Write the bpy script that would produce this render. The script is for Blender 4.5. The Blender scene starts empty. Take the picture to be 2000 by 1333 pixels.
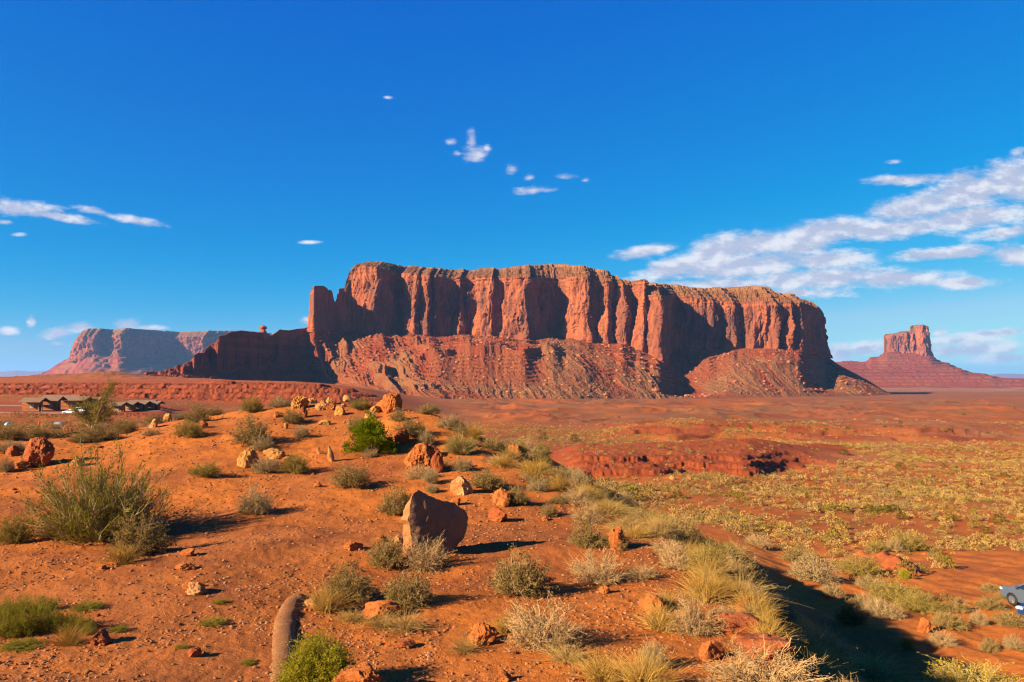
import bpy, bmesh, math, random
import numpy as np
from mathutils import Vector, Matrix
R = math.radians
scene = bpy.context.scene
COL = scene.collection
F32 = np.float32
# ---------------------------------------------------------------- camera, sky, sun, exposure
FPX, PITCH = 1444.0, R(2.73)
CP, SP = math.cos(PITCH), math.sin(PITCH)
cam_d = bpy.data.cameras.new('camera')
cam_d.sensor_width = 36.0
cam_d.lens = FPX * 36.0 / 2000.0
cam_d.clip_start, cam_d.clip_end = 0.1, 120000.0
cam = bpy.data.objects.new('camera', cam_d)
COL.objects.link(cam)
cam.location = (0, 0, 0)
cam.rotation_euler = (math.pi / 2 + PITCH, 0, 0)
scene.camera = cam

SUN_EL, SUN_AZ = R(24.5), R(30.0)        # the light travels towards +X and, by SUN_AZ, towards +Y
sl = bpy.data.lights.new('sun', 'SUN')
sl.energy, sl.angle, sl.color = 5.0, R(0.5), (1.0, 0.83, 0.58)
sun = bpy.data.objects.new('sun', sl)
COL.objects.link(sun)
ldir = Vector((math.cos(SUN_EL) * math.cos(SUN_AZ), math.cos(SUN_EL) * math.sin(SUN_AZ), -math.sin(SUN_EL)))
sun.rotation_euler = ldir.to_track_quat('-Z', 'Y').to_euler()
sun.location = (-400, -200, 300)

scene.view_settings.view_transform = 'Standard'
scene.view_settings.look = 'None'
scene.view_settings.gamma = 1.0
scene.view_settings.exposure = 1.75    # kept equal to EXPO below
scene.render.engine = 'CYCLES'
scene.cycles.pixel_filter_type = 'BLACKMAN_HARRIS'
scene.cycles.filter_width = 1.15
scene.cycles.use_denoising = True
scene.cycles.max_bounces = 5
scene.cycles.diffuse_bounces = 3
scene.cycles.glossy_bounces = 2
scene.cycles.volume_bounces = 0
scene.cycles.transparent_max_bounces = 8
scene.cycles.sample_clamp_indirect = 6.0

class G:
    """small helper to write node trees"""
    def __init__(s, nt): s.nt = nt
    def n(s, typ, ins=None, **props):
        nd = s.nt.nodes.new(typ)
        for k, v in props.items(): setattr(nd, k, v)
        for k, v in (ins or {}).items():
            sock = nd.inputs[k]
            if isinstance(v, bpy.types.NodeSocket): s.nt.links.new(v, sock)
            elif isinstance(v, bpy.types.Node): s.nt.links.new(v.outputs[0], sock)
            else: sock.default_value = v
        return nd
    def math(s, op, a, b=0.0, c=0.0, clamp=False):
        return s.n('ShaderNodeMath', {0: a, 1: b, 2: c}, operation=op, use_clamp=clamp).outputs[0]
    def ss(s, v, a, b, o0=0.0, o1=1.0):
        return s.n('ShaderNodeMapRange', {'Value': v, 'From Min': a, 'From Max': b, 'To Min': o0, 'To Max': o1}, interpolation_type='SMOOTHSTEP').outputs[0]
    def noise(s, vec, scale, detail=4.0, rough=0.55, **kw):
        return s.n('ShaderNodeTexNoise', {'Vector': vec, 'Scale': scale, 'Detail': detail, 'Roughness': rough, **kw}).outputs[0]
    def mix(s, f, a, b):
        nd = s.n('ShaderNodeMix', data_type='RGBA')
        for k, v in ((0, f), (6, a), (7, b)):
            if isinstance(v, bpy.types.NodeSocket): s.nt.links.new(v, nd.inputs[k])
            elif k == 0: nd.inputs[k].default_value = v
            else: nd.inputs[k].default_value = (*v, 1) if len(v) == 3 else v
        return nd.outputs[2]
    def mul(s, a, k):
        nd = s.n('ShaderNodeMix', data_type='RGBA', blend_type='MULTIPLY')
        nd.inputs[0].default_value = 1.0
        s.nt.links.new(a, nd.inputs[6])
        if isinstance(k, bpy.types.NodeSocket): s.nt.links.new(k, nd.inputs[7])
        else: nd.inputs[7].default_value = (*k, 1)
        return nd.outputs[2]
    def attr(s, name): return s.n('ShaderNodeAttribute', attribute_name=name).outputs['Fac']
    def scaled(s, vec, sx, sy, sz):
        return s.n('ShaderNodeVectorMath', {0: vec, 1: (sx, sy, sz)}, operation='MULTIPLY').outputs[0]
    def pos(s): return s.n('ShaderNodeNewGeometry').outputs['Position']
    def obj(s): return s.n('ShaderNodeTexCoord').outputs['Object']

def ray(px, py):
    u, v = (px - 1000.0) / FPX, (666.5 - py) / FPX
    dy = CP - v * SP
    return u / dy, (v * CP + SP) / dy          # x/y, z/y

# ---- world: Nishita sky, its colour deepened as by a polarising filter, with the clouds of the day by direction
world = bpy.data.worlds.new('World'); scene.world = world; world.use_nodes = True
wt = world.node_tree; wt.nodes.clear(); g = G(wt)
sky = g.n('ShaderNodeTexSky', sky_type='NISHITA', sun_disc=False, sun_elevation=SUN_EL, sun_rotation=R(240.0), altitude=1600.0, air_density=1.0, dust_density=0.25, ozone_density=2.2)
EXPO, BGS = 1.75, 0.06
DISP = BGS * 2 ** EXPO                                   # what one unit of world colour shows as
ssk = g.n('ShaderNodeSeparateColor', {0: sky.outputs[0]})
NISH = 0.1764                                            # scale at which the three curves below were fitted
def chan(i, k, p):                                       # deepen each channel as the polariser does
    return g.math('MULTIPLY', g.math('POWER', g.math('MULTIPLY', ssk.outputs[i], NISH), p), k / DISP)
gch = chan(1, 0.502, 0.952)
skyc = g.n('ShaderNodeCombineColor', {0: g.math('MINIMUM', g.math('MAXIMUM', g.math('SUBTRACT', chan(0, 0.458, 3.62), 0.012 / DISP), 0.0), g.math('MULTIPLY', gch, 0.47)), 1: gch, 2: chan(2, 0.775, 0.30)}).outputs[0]
dirv = g.n('ShaderNodeTexCoord').outputs['Generated']
sx = g.n('ShaderNodeSeparateXYZ', {0: dirv})
ys = g.math('MAXIMUM', sx.outputs[1], 0.02)
P = g.n('ShaderNodeCombineXYZ', {0: g.math('DIVIDE', sx.outputs[0], ys), 1: g.math('DIVIDE', sx.outputs[2], ys), 2: 0.0}).outputs[0]
CLOUDS = [  # px, py, rx, ry, tilt in degrees, density
 (40,408,85,17,-6,1),(120,424,85,9,-9,1),(185,412,38,8,-12,1),(255,429,68,9,-10,1),(40,458,17,5,0,.8),(8,434,24,5,0,.8),
 (112,652,36,13,8,1.2),(155,640,36,13,4,1.2),(62,628,9,12,0,1),(14,648,21,11,0,1),(248,634,30,12,0,1.2),(292,640,32,6,0,1),(112,671,14,5,0,.9),(598,626,14,8,0,1),(606,473,20,4,0,.8),
 (930,300,26,18,0,.85),(922,274,11,18,0,.8),(951,290,10,11,0,.8),(880,277,10,6,0,.6),(893,300,7,5,0,.5),(1000,331,13,9,20,.7),(1043,372,38,8,6,.7),(1035,347,9,6,20,.55),(1110,345,20,6,0,.55),(1143,352,8,5,0,.5),(758,191,8,3,0,.5),(1748,316,14,4,0,.5),
 (1262,491,72,15,11,1),(1330,520,110,24,14,1),(1400,492,75,36,12,1.1),(1480,478,95,30,6,1.1),(1570,470,75,36,8,1.15),(1625,452,95,30,6,1.15),(1740,448,150,22,6,1.1),(1900,425,150,30,8,1.05),(1790,405,110,30,12,1.0),(1900,375,130,40,14,1.1),(1990,355,80,50,0,1.1),(1770,352,85,13,2,1),(1880,350,60,12,2,.9),
 (1450,520,200,32,4,1),(1620,508,100,26,4,.95),(1400,556,140,16,0,.8),(1590,545,190,26,2,1),(1760,545,130,20,2,.95),(1880,552,80,14,0,.95),(1560,572,110,12,0,.8),(1850,495,125,14,4,1),(1985,500,70,24,0,1),(1960,455,80,14,6,.9),
 (1640,690,40,22,0,1),(1700,680,60,16,6,1),(1836,648,20,9,14,1.2),(1930,652,95,10,4,.9),(1880,664,110,9,2,.9),(1890,684,120,18,3,.85),(1960,700,120,12,0,.6),(1660,712,120,10,0,.7),(1990,296,18,8,10,.7),
 (2150,430,160,90,8,1.1),(2400,520,200,60,0,1),(-200,420,150,26,-6,1),(-250,640,120,24,0,1),(2300,660,200,30,0,.9)]
fld = None
for (px, py, rx, ry, tl, dn) in CLOUDS:
    U, V = ray(px, py)
    m = g.n('ShaderNodeMapping', {'Vector': P, 'Location': (U, V, 0), 'Rotation': (0, 0, R(tl)), 'Scale': (rx / FPX, ry / FPX, 1)}, vector_type='TEXTURE')
    ln = g.n('ShaderNodeVectorMath', {0: m.outputs[0]}, operation='LENGTH').outputs['Value']
    if px > 1200 and rx > 60: dn = dn * 1.3
    f = g.math('MULTIPLY_ADD', ln, -dn, dn)                # dn at the middle, 0 at the rim
    fld = f if fld is None else g.n('ShaderNodeMath', {0: fld, 1: f, 2: 0.12}, operation='SMOOTH_MAX').outputs[0]
Pn = g.scaled(P, 1.0, 1.9, 1.0)
nz1 = g.noise(Pn, 19.0, 9.0, 0.57)
nz2 = g.noise(g.n('ShaderNodeVectorMath', {0: Pn, 1: (-0.006, 0.017, 0)}, operation='ADD').outputs[0], 19.0, 9.0, 0.57)
nzw = g.noise(g.scaled(P, 1.0, 3.0, 1.0), 60.0, 5.0, 0.65)
dens = g.math('ADD', fld, g.math('MULTIPLY_ADD', nz1, 1.8, -0.80))
dens = g.math('ADD', dens, g.math('MULTIPLY_ADD', nzw, 1.1, -0.55))
alpha = g.ss(dens, -0.14, 0.95)
alpha = g.math('MULTIPLY', alpha, g.ss(sx.outputs[1], 0.05, 0.3))
lite = g.ss(g.math('ADD', g.math('MULTIPLY', g.math('SUBTRACT', nz1, nz2), 4.2), g.math('MULTIPLY_ADD', fld, -0.35, 0.62)), 0.0, 1.0)  # painted light and shade of the clouds: sunward edges paler, middles darker
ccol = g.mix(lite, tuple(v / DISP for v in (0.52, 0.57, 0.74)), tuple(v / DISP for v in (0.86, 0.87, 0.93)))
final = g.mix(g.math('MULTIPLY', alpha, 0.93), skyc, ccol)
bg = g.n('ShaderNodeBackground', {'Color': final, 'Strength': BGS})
g.n('ShaderNodeOutputWorld', {'Surface': bg.outputs[0]})
world.cycles.sampling_method = 'MANUAL'; world.cycles.sample_map_resolution = 512

# ---------------------------------------------------------------- numpy helpers
def tagp(o, label=None, cat=None, group=None, kind=None):
    if label: o['label'] = label
    if cat: o['category'] = cat
    if group: o['group'] = group
    if kind: o['kind'] = kind
    return o
def link(o, parent=None):
    COL.objects.link(o)
    if parent is not None: o.parent = parent
    return o
def mesh(name, V, F, mats=(), smooth=False, attrs=None, fmat=None):
    V = np.asarray(V, F32); me = bpy.data.meshes.new(name)
    me.vertices.add(len(V)); me.vertices.foreach_set('co', V.ravel())
    if not isinstance(F, list): F = [F]
    F = [np.asarray(f, np.int32) for f in F if len(f)]
    nl = sum(f.size for f in F); npol = sum(len(f) for f in F)
    me.loops.add(nl); me.polygons.add(npol)
    me.loops.foreach_set('vertex_index', np.concatenate([f.ravel() for f in F]))
    tot = np.concatenate([np.full(len(f), f.shape[1], np.int32) for f in F])
    me.polygons.foreach_set('loop_start', np.concatenate([[0], np.cumsum(tot)[:-1]]).astype(np.int32))
    me.polygons.foreach_set('loop_total', tot)
    me.polygons.foreach_set('use_smooth', np.full(npol, smooth))
    for m in mats: me.materials.append(m)
    if fmat is not None: me.polygons.foreach_set('material_index', np.asarray(fmat, np.int32))
    for k, a in (attrs or {}).items():
        me.attributes.new(k, 'FLOAT', 'POINT').data.foreach_set('value', np.asarray(a, F32).ravel())
    me.update(calc_edges=True)
    return me
def obj(name, me, parent=None):
    return link(bpy.data.objects.new(name, me), parent)
def empty(name, loc=(0, 0, 0), rz=0.0):
    o = bpy.data.objects.new(name, None); o.location = loc; o.rotation_euler = (0, 0, rz); o.empty_display_size = 0.2
    return link(o)
def gridfaces(n, m):
    i = np.arange(n * m, dtype=np.int32).reshape(n, m)
    return np.stack([i[:-1, :-1], i[:-1, 1:], i[1:, 1:], i[1:, :-1]], -1).reshape(-1, 4)

_rs = np.random.RandomState(7)
PERM = np.concatenate([_rs.permutation(256)] * 2).astype(np.int32)
GA = (_rs.rand(256) * 2 * np.pi)
GX, GY = np.cos(GA).astype(F32), np.sin(GA).astype(F32)
G3 = _rs.normal(size=(256, 3)); G3 = (G3 / np.linalg.norm(G3, axis=1)[:, None]).astype(F32)
def perlin(x, y, seed=0):
    x = np.asarray(x, np.float64) + seed * 17.31; y = np.asarray(y, np.float64) + seed * 9.77
    xi, yi = np.floor(x), np.floor(y); xf, yf = (x - xi).astype(F32), (y - yi).astype(F32)
    xi = xi.astype(np.int64) & 255; yi = yi.astype(np.int64) & 255
    u = xf * xf * xf * (xf * (xf * 6 - 15) + 10); v = yf * yf * yf * (yf * (yf * 6 - 15) + 10)
    def gr(ix, iy, dx, dy):
        h = PERM[PERM[ix & 255] + (iy & 255)]
        return GX[h] * dx + GY[h] * dy
    a = gr(xi, yi, xf, yf); b = gr(xi + 1, yi, xf - 1, yf)
    c = gr(xi, yi + 1, xf, yf - 1); d = gr(xi + 1, yi + 1, xf - 1, yf - 1)
    return 1.5 * ((a + u * (b - a)) * (1 - v) + (c + u * (d - c)) * v)
def perlin3(p, seed=0):
    p = np.asarray(p, np.float64) + seed * np.array([13.7, 7.9, 5.3])
    pi = np.floor(p); pf = (p - pi).astype(F32); pi = pi.astype(np.int64)
    w = pf * pf * pf * (pf * (pf * 6 - 15) + 10); out = 0
    for cx in (0, 1):
        for cy in (0, 1):
            for cz in (0, 1):
                h = PERM[(PERM[(PERM[(pi[..., 0] + cx) & 255] + pi[..., 1] + cy) & 255] + pi[..., 2] + cz) & 255]
                dx, dy, dz = pf[..., 0] - cx, pf[..., 1] - cy, pf[..., 2] - cz
                wt_ = (w[..., 0] if cx else 1 - w[..., 0]) * (w[..., 1] if cy else 1 - w[..., 1]) * (w[..., 2] if cz else 1 - w[..., 2])
                out = out + wt_ * (G3[h, 0] * dx + G3[h, 1] * dy + G3[h, 2] * dz)
    return 1.5 * out
def fbm(x, y, octv=4, seed=0, gain=0.5, lac=2.03):
    s, a = 0.0, 1.0
    for k in range(octv):
        s = s + a * perlin(x * lac ** k, y * lac ** k, seed + 3 * k); a *= gain
    return s
def ridged(x, y, octv=3, seed=0, gain=0.5):
    s, a = 0.0, 1.0
    for k in range(octv):
        s = s + a * (1 - 2 * np.abs(perlin(x * 2.03 ** k, y * 2.03 ** k, seed + 3 * k))); a *= gain
    return s
def sstep(x, a, b):
    t = np.clip((x - a) / (b - a), 0, 1); return t * t * (3 - 2 * t)
def terrace(z, h, sharp=0.8):
    k = np.floor(z / h); f = z / h - k
    return (k + sstep(f, sharp * 0.5, 1 - sharp * 0.5 + 1e-3) * sharp + f * (1 - sharp)) * h
def smooth1(v, k, axis=0):
    if k < 1: return v
    ker = np.exp(-0.5 * (np.arange(-3 * k, 3 * k + 1) / k) ** 2); ker /= ker.sum()
    pad = [(0, 0)] * v.ndim; pad[axis] = (3 * k, 3 * k)
    return np.apply_along_axis(lambda a: np.convolve(a, ker, 'valid'), axis, np.pad(v, pad, mode='edge'))
def P2A(px): return (np.asarray(px, float) - 1000.0) / FPX * 1.001
def tab(*pts):
    p = np.array(pts, float); return lambda q: np.interp(q, p[:, 0], p[:, 1])

# ---------------------------------------------------------------- materials of the land
def newmat(name):
    m = bpy.data.materials.new(name); m.use_nodes = True
    m.node_tree.nodes.clear(); return m, G(m.node_tree)
KA = 0.62                                                # overall reflectance of the land, for this exposure
def finish(gm, col, rough=0.9, normal=None, spec=0.15, extra=None):
    ins = {'Base Color': gm.mul(col, (KA, KA, KA)) if isinstance(col, bpy.types.NodeSocket) else (*(v * KA for v in col), 1), 'Roughness': rough, 'Specular IOR Level': spec}
    if normal is not None: ins['Normal'] = normal
    b = gm.n('ShaderNodeBsdfPrincipled', {**ins, **(extra or {})})
    gm.n('ShaderNodeOutputMaterial', {'Surface': b.outputs[0]}); return b
def bump(gm, h, dist, strength=1.0):
    return gm.n('ShaderNodeBump', {'Height': h, 'Distance': dist, 'Strength': strength}).outputs[0]

def mat_ground():
    m, g = newmat('desert_ground'); p = g.pos()
    n1 = g.noise(p, 0.55, 5, 0.6); n2 = g.noise(p, 3.2, 5, 0.65); n3 = g.noise(p, 26.0, 4, 0.7)
    crust = g.noise(p, 0.16, 4, 0.6); big = g.noise(p, 0.045, 5, 0.6); far = g.noise(p, 0.006, 6, 0.62)
    loose, veg, pale, red, grey = (g.attr(k) for k in ('loose', 'veg', 'pale', 'red', 'grey'))
    soil = g.mix(g.ss(n1, 0.38, 0.62), (0.285, 0.094, 0.040), (0.385, 0.135, 0.054))
    soil = g.mix(g.math('MULTIPLY', loose, g.ss(n2, 0.25, 0.6)), soil, (0.52, 0.17, 0.042))
    soil = g.mix(g.math('MULTIPLY', g.ss(n3, 0.54, 0.72), 0.40), soil, (0.22, 0.075, 0.034))
    soil = g.mix(g.math('MULTIPLY', g.ss(n3, 0.40, 0.28), 0.30), soil, (0.55, 0.24, 0.10))
    soil = g.mix(g.ss(crust, 0.50, 0.62, 0, 0.65), soil, (0.30, 0.092, 0.042))
    land = g.mix(g.ss(big, 0.35, 0.65), (0.43, 0.112, 0.032), (0.52, 0.165, 0.048))
    land = g.mix(g.ss(far, 0.45, 0.62), land, (0.38, 0.105, 0.05))
    near = g.attr('near')
    c = g.mix(near, land, soil)
    c = g.mix(red, c, g.mix(g.ss(n2, 0.3, 0.7), (0.28, 0.062, 0.030), (0.38, 0.098, 0.042)))
    vn = g.noise(p, 0.35, 4, 0.75); vn2 = g.noise(p, 0.03, 4, 0.6)
    vm = g.math('MULTIPLY', veg, g.ss(g.math('ADD', vn, g.math('MULTIPLY', vn2, 0.5)), 0.72, 0.86))
    c = g.mix(vm, c, (0.25, 0.185, 0.07))
    gm_ = g.math('MULTIPLY', grey, g.ss(g.math('ADD', g.noise(g.scaled(p, 1, 0.35, 1), 0.045, 5, 0.65), g.math('MULTIPLY', vn, 0.35)), 0.54, 0.72))
    c = g.mix(g.math('MULTIPLY', gm_, 0.85), c, (0.25, 0.135, 0.085))
    c = g.mix(g.math('MULTIPLY', pale, g.ss(g.noise(g.scaled(p, 0.35, 1, 1), 0.03, 5, 0.65), 0.42, 0.6)), c, (0.50, 0.27, 0.17))
    hb = g.math('ADD', g.math('MULTIPLY', n3, 0.35), g.math('ADD', n2, g.math('MULTIPLY', g.noise(p, 90.0, 3, 0.7), 0.16)))
    finish(g, g.mul(c, g.mix(near, (0.90, 0.76, 0.50), (1.17, 1.0, 0.58))), 0.95, bump(g, hb, 0.055, 0.9), 0.08); return m

def mat_cliff():
    m, g = newmat('sandstone_cliff'); p = g.pos()
    st = g.noise(g.scaled(p, 1, 1, 0.07), 0.10, 6, 0.62)
    st2 = g.noise(g.scaled(p, 1, 1, 0.05), 0.035, 4, 0.6)
    band = g.noise(g.scaled(p, 0.02, 0.02, 1), 0.16, 4, 0.7)
    fine = g.noise(p, 0.28, 5, 0.65); slab = g.noise(g.scaled(p, 1, 1, 0.45), 0.016, 5, 0.6)
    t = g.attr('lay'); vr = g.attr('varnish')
    c = g.mix(g.ss(st, 0.35, 0.65), (0.35, 0.115, 0.058), (0.54, 0.215, 0.10))
    c = g.mix(g.ss(fine, 0.45, 0.75, 0, 0.55), c, (0.28, 0.095, 0.055))
    c = g.mix(g.math('MULTIPLY', g.ss(g.math('ADD', slab, g.math('MULTIPLY', st, 0.5)), 0.72, 0.80), 0.85), c, (0.225, 0.095, 0.07))
    c = g.mix(g.math('MULTIPLY', g.ss(st2, 0.52, 0.66), 0.6), c, (0.24, 0.085, 0.055))
    c = g.mix(g.math('MULTIPLY', vr, g.ss(g.math('ADD', slab, g.math('MULTIPLY', st, 0.35)), 0.56, 0.70)), c, (0.165, 0.082, 0.075))
    top = g.ss(t, 0.84, 0.95)
    c = g.mix(g.math('MULTIPLY', top, g.ss(band, 0.42, 0.58)), c, (0.36, 0.135, 0.068))
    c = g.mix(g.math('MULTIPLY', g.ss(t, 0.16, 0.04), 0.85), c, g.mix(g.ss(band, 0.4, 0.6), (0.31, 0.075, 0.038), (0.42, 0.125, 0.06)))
    h = g.math('ADD', g.math('MULTIPLY', st, 0.35), g.math('ADD', g.math('MULTIPLY', fine, 1.1), g.math('MULTIPLY', band, 0.3)))
    finish(g, g.mul(c, (0.93, 0.70, 0.50)), 0.9, bump(g, h, 1.5, 0.7), 0.12); return m

def mat_cap():
    m, g = newmat('rim_slope'); p = g.pos()
    band = g.noise(g.scaled(p, 0.015, 0.015, 1), 0.20, 4, 0.7)
    n = g.noise(p, 0.12, 6, 0.68); n2 = g.noise(p, 0.45, 4, 0.7); hd = g.attr('lay')
    c = g.mix(g.ss(n, 0.35, 0.65), (0.27, 0.115, 0.055), (0.19, 0.095, 0.045))
    c = g.mix(g.math('MULTIPLY', g.ss(band, 0.45, 0.6), 0.65), c, (0.34, 0.115, 0.055))
    c = g.mix(g.ss(hd, 0.6, 0.9), c, (0.33, 0.165, 0.08))
    c = g.mix(g.math('MULTIPLY', g.ss(n2, 0.57, 0.68), 0.7), c, (0.13, 0.105, 0.045))
    finish(g, g.mul(c, (0.95, 0.84, 0.6)), 0.92, bump(g, g.math('ADD', n2, band), 1.8, 0.8), 0.1); return m

def mat_talus():
    m, g = newmat('talus_rubble'); p = g.pos()
    band = g.noise(g.scaled(p, 0.012, 0.012, 1), 0.13, 5, 0.72)
    n = g.noise(p, 0.05, 6, 0.66); n2 = g.noise(p, 0.22, 5, 0.7); n3 = g.noise(p, 0.7, 3, 0.7)
    sc = g.attr('scree'); st = g.attr('step')
    c = g.mix(g.ss(n, 0.35, 0.65), (0.35, 0.085, 0.040), (0.43, 0.125, 0.054))
    c = g.mix(g.math('MULTIPLY', g.ss(band, 0.5, 0.58), 0.8), c, (0.25, 0.052, 0.027))
    c = g.mix(g.math('MULTIPLY', sc, g.ss(g.math('ADD', n2, g.math('MULTIPLY', n, 0.3)), 0.48, 0.70)), c, (0.33, 0.185, 0.10))
    c = g.mix(g.math('MULTIPLY', st, 0.6), c, (0.36, 0.080, 0.036))
    c = g.mix(g.math('MULTIPLY', g.ss(n3, 0.62, 0.72), 0.5), c, (0.50, 0.235, 0.125))
    c = g.mix(g.math('MULTIPLY', g.ss(n2, 0.38, 0.28), 0.5), c, (0.20, 0.065, 0.038))
    h = g.math('ADD', g.math('MULTIPLY', n2, 1.0), g.math('MULTIPLY', n3, 0.55))
    finish(g, g.mul(c, (0.84, 0.68, 0.46)), 0.94, bump(g, h, 3.6, 0.85), 0.08); return m

MG, MC, MCAP, MT = mat_ground(), mat_cliff(), mat_cap(), mat_talus()

# ---------------------------------------------------------------- the ground: one sheet from the hill under the camera to the horizon
COLPX = np.array([-300, 0, 150, 300, 450, 600, 720, 800, 900, 1000, 1130, 1330, 1500, 1650, 1800, 2000, 2400], float)
CA = P2A(COLPX)
crest_pts = [(-300,862,42),(-100,856,41),(0,850,39),(100,850,38),(200,846,37),(280,836,36.5),(340,820,36),(400,809,35.5),(470,801,35),(560,794,35),(640,788,34.5),(700,786,34),(780,790,33),(830,800,32),(880,818,31),(920,842,30),(960,868,28.5),(1000,893,26.7),(1060,926,24),(1110,953,21.8),(1160,978,19.7),(1210,1003,18),(1290,1045,15.4),(1350,1085,13.5),(1400,1120,12),(1450,1165,10.5),(1500,1215,9.2),(1550,1275,7.95),(1590,1325,7.2)]
_c = np.array([(*ray(px, py), Y) for px, py, Y in crest_pts])
cr_a, cr_z, cr_Y = _c[:, 0], _c[:, 1] * _c[:, 2], _c[:, 2]
NEAR_Y = np.array([7, 9, 11, 14, 17, 20, 23, 26, 30, 33.0])
NEAR_Z = np.array([-2.83, -2.96, -3.04, -3.14, -3.2, -3.12, -2.92, -2.62, -2.1, -1.75])
toeY = tab((-.9, 70), (P2A(300), 70), (P2A(900), 80), (P2A(1000), 96), (P2A(1130), 106), (P2A(1330), 80), (P2A(1500), 60), (P2A(1650), 43), (P2A(1800), 31), (P2A(2000), 25), (P2A(2400), 20))
toeZ = tab((-.9, -7.5), (P2A(300), -9), (P2A(900), -15.5), (P2A(1000), -17), (P2A(1130), -18.2), (P2A(1330), -16.6), (P2A(1500), -14.9), (P2A(1650), -13.0), (P2A(1800), -11.6), (P2A(2000), -10.6), (P2A(2400), -9.6))
LV = {  # level of the land per distance, at COLPX
 110: [-9.8,-9.8,-9.9,-11,-12.5,-14,-15,-16,-18,-19.5,-20.5,-20.8,-20.8,-20.8,-20.8,-20.8,-20.8],
 150: [-10.4,-10.4,-10.5,-12,-13.5,-15,-16,-17.5,-19.5,-21,-22.6,-22.8,-22.8,-22.6,-22.6,-22.6,-22.6],
 205: [-11.2,-11.2,-11.3,-12,-13.8,-15.5,-17,-19,-21.5,-23,-23.8,-23.8,-23.8,-23.6,-23.6,-23.6,-23.6],
 222: [-10.9,-10.9,-10.9,-10.9,-14,-16,-18,-20,-22.3,-23.4,-24,-24,-24,-24,-24,-24,-24],
 262: [-10.9,-10.9,-10.9,-10.9,-14.5,-16.5,-19,-21,-23.4,-24.3,-25,-25,-25,-25,-25,-25,-25],
 320: [-11.2,-11.2,-11.2,-12.5,-15.5,-17.5,-20,-22.5,-25,-26,-26.4,-26.4,-26.4,-26.4,-26.4,-26.4,-26.4],
 478: [-12,-12,-12.5,-15,-17,-18.5,-22.5,-25.5,-27.6,-28,-28,-28,-28,-28,-28,-28,-28],
 520: [-5.5,-5.2,-5.0,-5.0,-5.1,-5.2,-11,-22,-28.5,-29.4,-29.5,-29.5,-29.5,-29.5,-29.5,-29.5,-29.5],
 700: [-3.4,-3.2,-3.2,-3.4,-4,-5,-11,-23,-30.5,-31.8,-32,-32,-32,-32,-32,-32,-32],
 900: [-3,-2.2,3,0.2,-5,-7,-14,-27,-33.5,-34.8,-35,-35,-35,-35,-35,-35,-35],
 1020: [-14,-14,-12,-12,-8,-8,-16,-28,-34.5,-36,-36.4,-36.4,-36.4,-36.4,-36.4,-36.4,-36.4],
 1300: [-26,-26,-26,-22,-12,-12,-20,-33,-37,-38.6,-39,-39,-39,-39,-39,-39,-39],
 1700: [-43]*17, 2600: [-51]*17, 5000: [-57]*17, 12000: [-66]*17, 30000: [-76]*17}
HILL9 = tab((-300,-3),(0,-2.2),(60,-.4),(100,1.5),(150,2.6),(200,5.6),(228,6.2),(250,3.5),(280,0),(330,-1.5),(400,-4))
rows = []
y = 1.0
while y < 30000:
    rows.append(y)
    y *= 1 + (0.020 if y < 4 else 0.0060 if y < 45 else 0.0066 if y < 150 else 0.0046 if y < 270 else 0.008 if y < 400 else 0.0034 if y < 540 else 0.010 if y < 1250 else 0.035)
YR = np.array(rows)
AC = np.concatenate([np.linspace(-1.7, -0.80, 40)[:-1], np.linspace(-0.80, 0.80, 1440), np.linspace(0.80, 1.7, 40)[1:]])
NR, NC = len(YR), len(AC)
H = np.zeros((NR, NC))
lv_cols = {k: np.interp(AC, CA, v) for k, v in LV.items()}
lv_cols[900] = np.where(AC < P2A(400), HILL9(AC / 1.001 * FPX + 1000), lv_cols[900])
crY, crZ = np.interp(AC, cr_a, cr_Y), np.interp(AC, cr_a, cr_z)
tY, tZ = toeY(AC), toeZ(AC)
TOP = np.zeros((NR, NC)); PLN = np.zeros((NR, NC))
for j in range(NC):
    yy = [1.0, 4.5]; zz = [-1.6, -2.25]
    k = NEAR_Y < 0.90 * crY[j]
    yy += list(NEAR_Y[k]); tc_ = crZ[j] / crY[j]; zz += list(np.minimum(NEAR_Z[k], tc_ * NEAR_Y[k] - 0.10)); yy += [crY[j], 400]; zz += [crZ[j], crZ[j]]
    TOP[:, j] = np.interp(YR, yy, zz)
    yy = [tY[j] - 15, tY[j]]; zz = [tZ[j] + 0.9, tZ[j]]
    if tY[j] < 64: yy.append(86); zz.append(-19.2)
    for Yk, arr in lv_cols.items():
        if Yk > 1.15 * tY[j]: yy.append(Yk); zz.append(arr[j])
    PLN[:, j] = np.interp(YR, yy, zz)
XG = YR[:, None] * AC[None, :]; YG = np.repeat(YR[:, None], NC, 1)
# brow of the hill as a line on the plan; beyond it the bank falls away with distance from that line
bx, by, bz = list(cr_a * cr_Y), list(cr_Y), list(cr_z * 1.0)
bx += [3.2, 3.1]; by += [4.0, 0.5]; bz += [-2.95, -2.8]
BP = np.stack([bx, by, bz], 1)
sel = YR < 130; qx, qy = XG[sel], YG[sel]; best = np.full(qx.shape, 1e9); zbr = np.zeros(qx.shape)
for p0, p1 in zip(BP[:-1], BP[1:]):
    dx, dy = p1[0] - p0[0], p1[1] - p0[1]; l2 = dx * dx + dy * dy
    t = np.clip(((qx - p0[0]) * dx + (qy - p0[1]) * dy) / l2, 0, 1); d2_ = (qx - p0[0] - t * dx) ** 2 + (qy - p0[1] - t * dy) ** 2
    m_ = d2_ < best; best = np.where(m_, d2_, best); zbr = np.where(m_, p0[2] + t * (p1[2] - p0[2]), zbr)
dist = np.sqrt(best)
fall = 0.25 * np.minimum(dist, 0.3) + 0.72 * np.clip(dist - 0.3, 0, 14) + 0.40 * np.clip(dist - 14.3, 0, 40)
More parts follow.
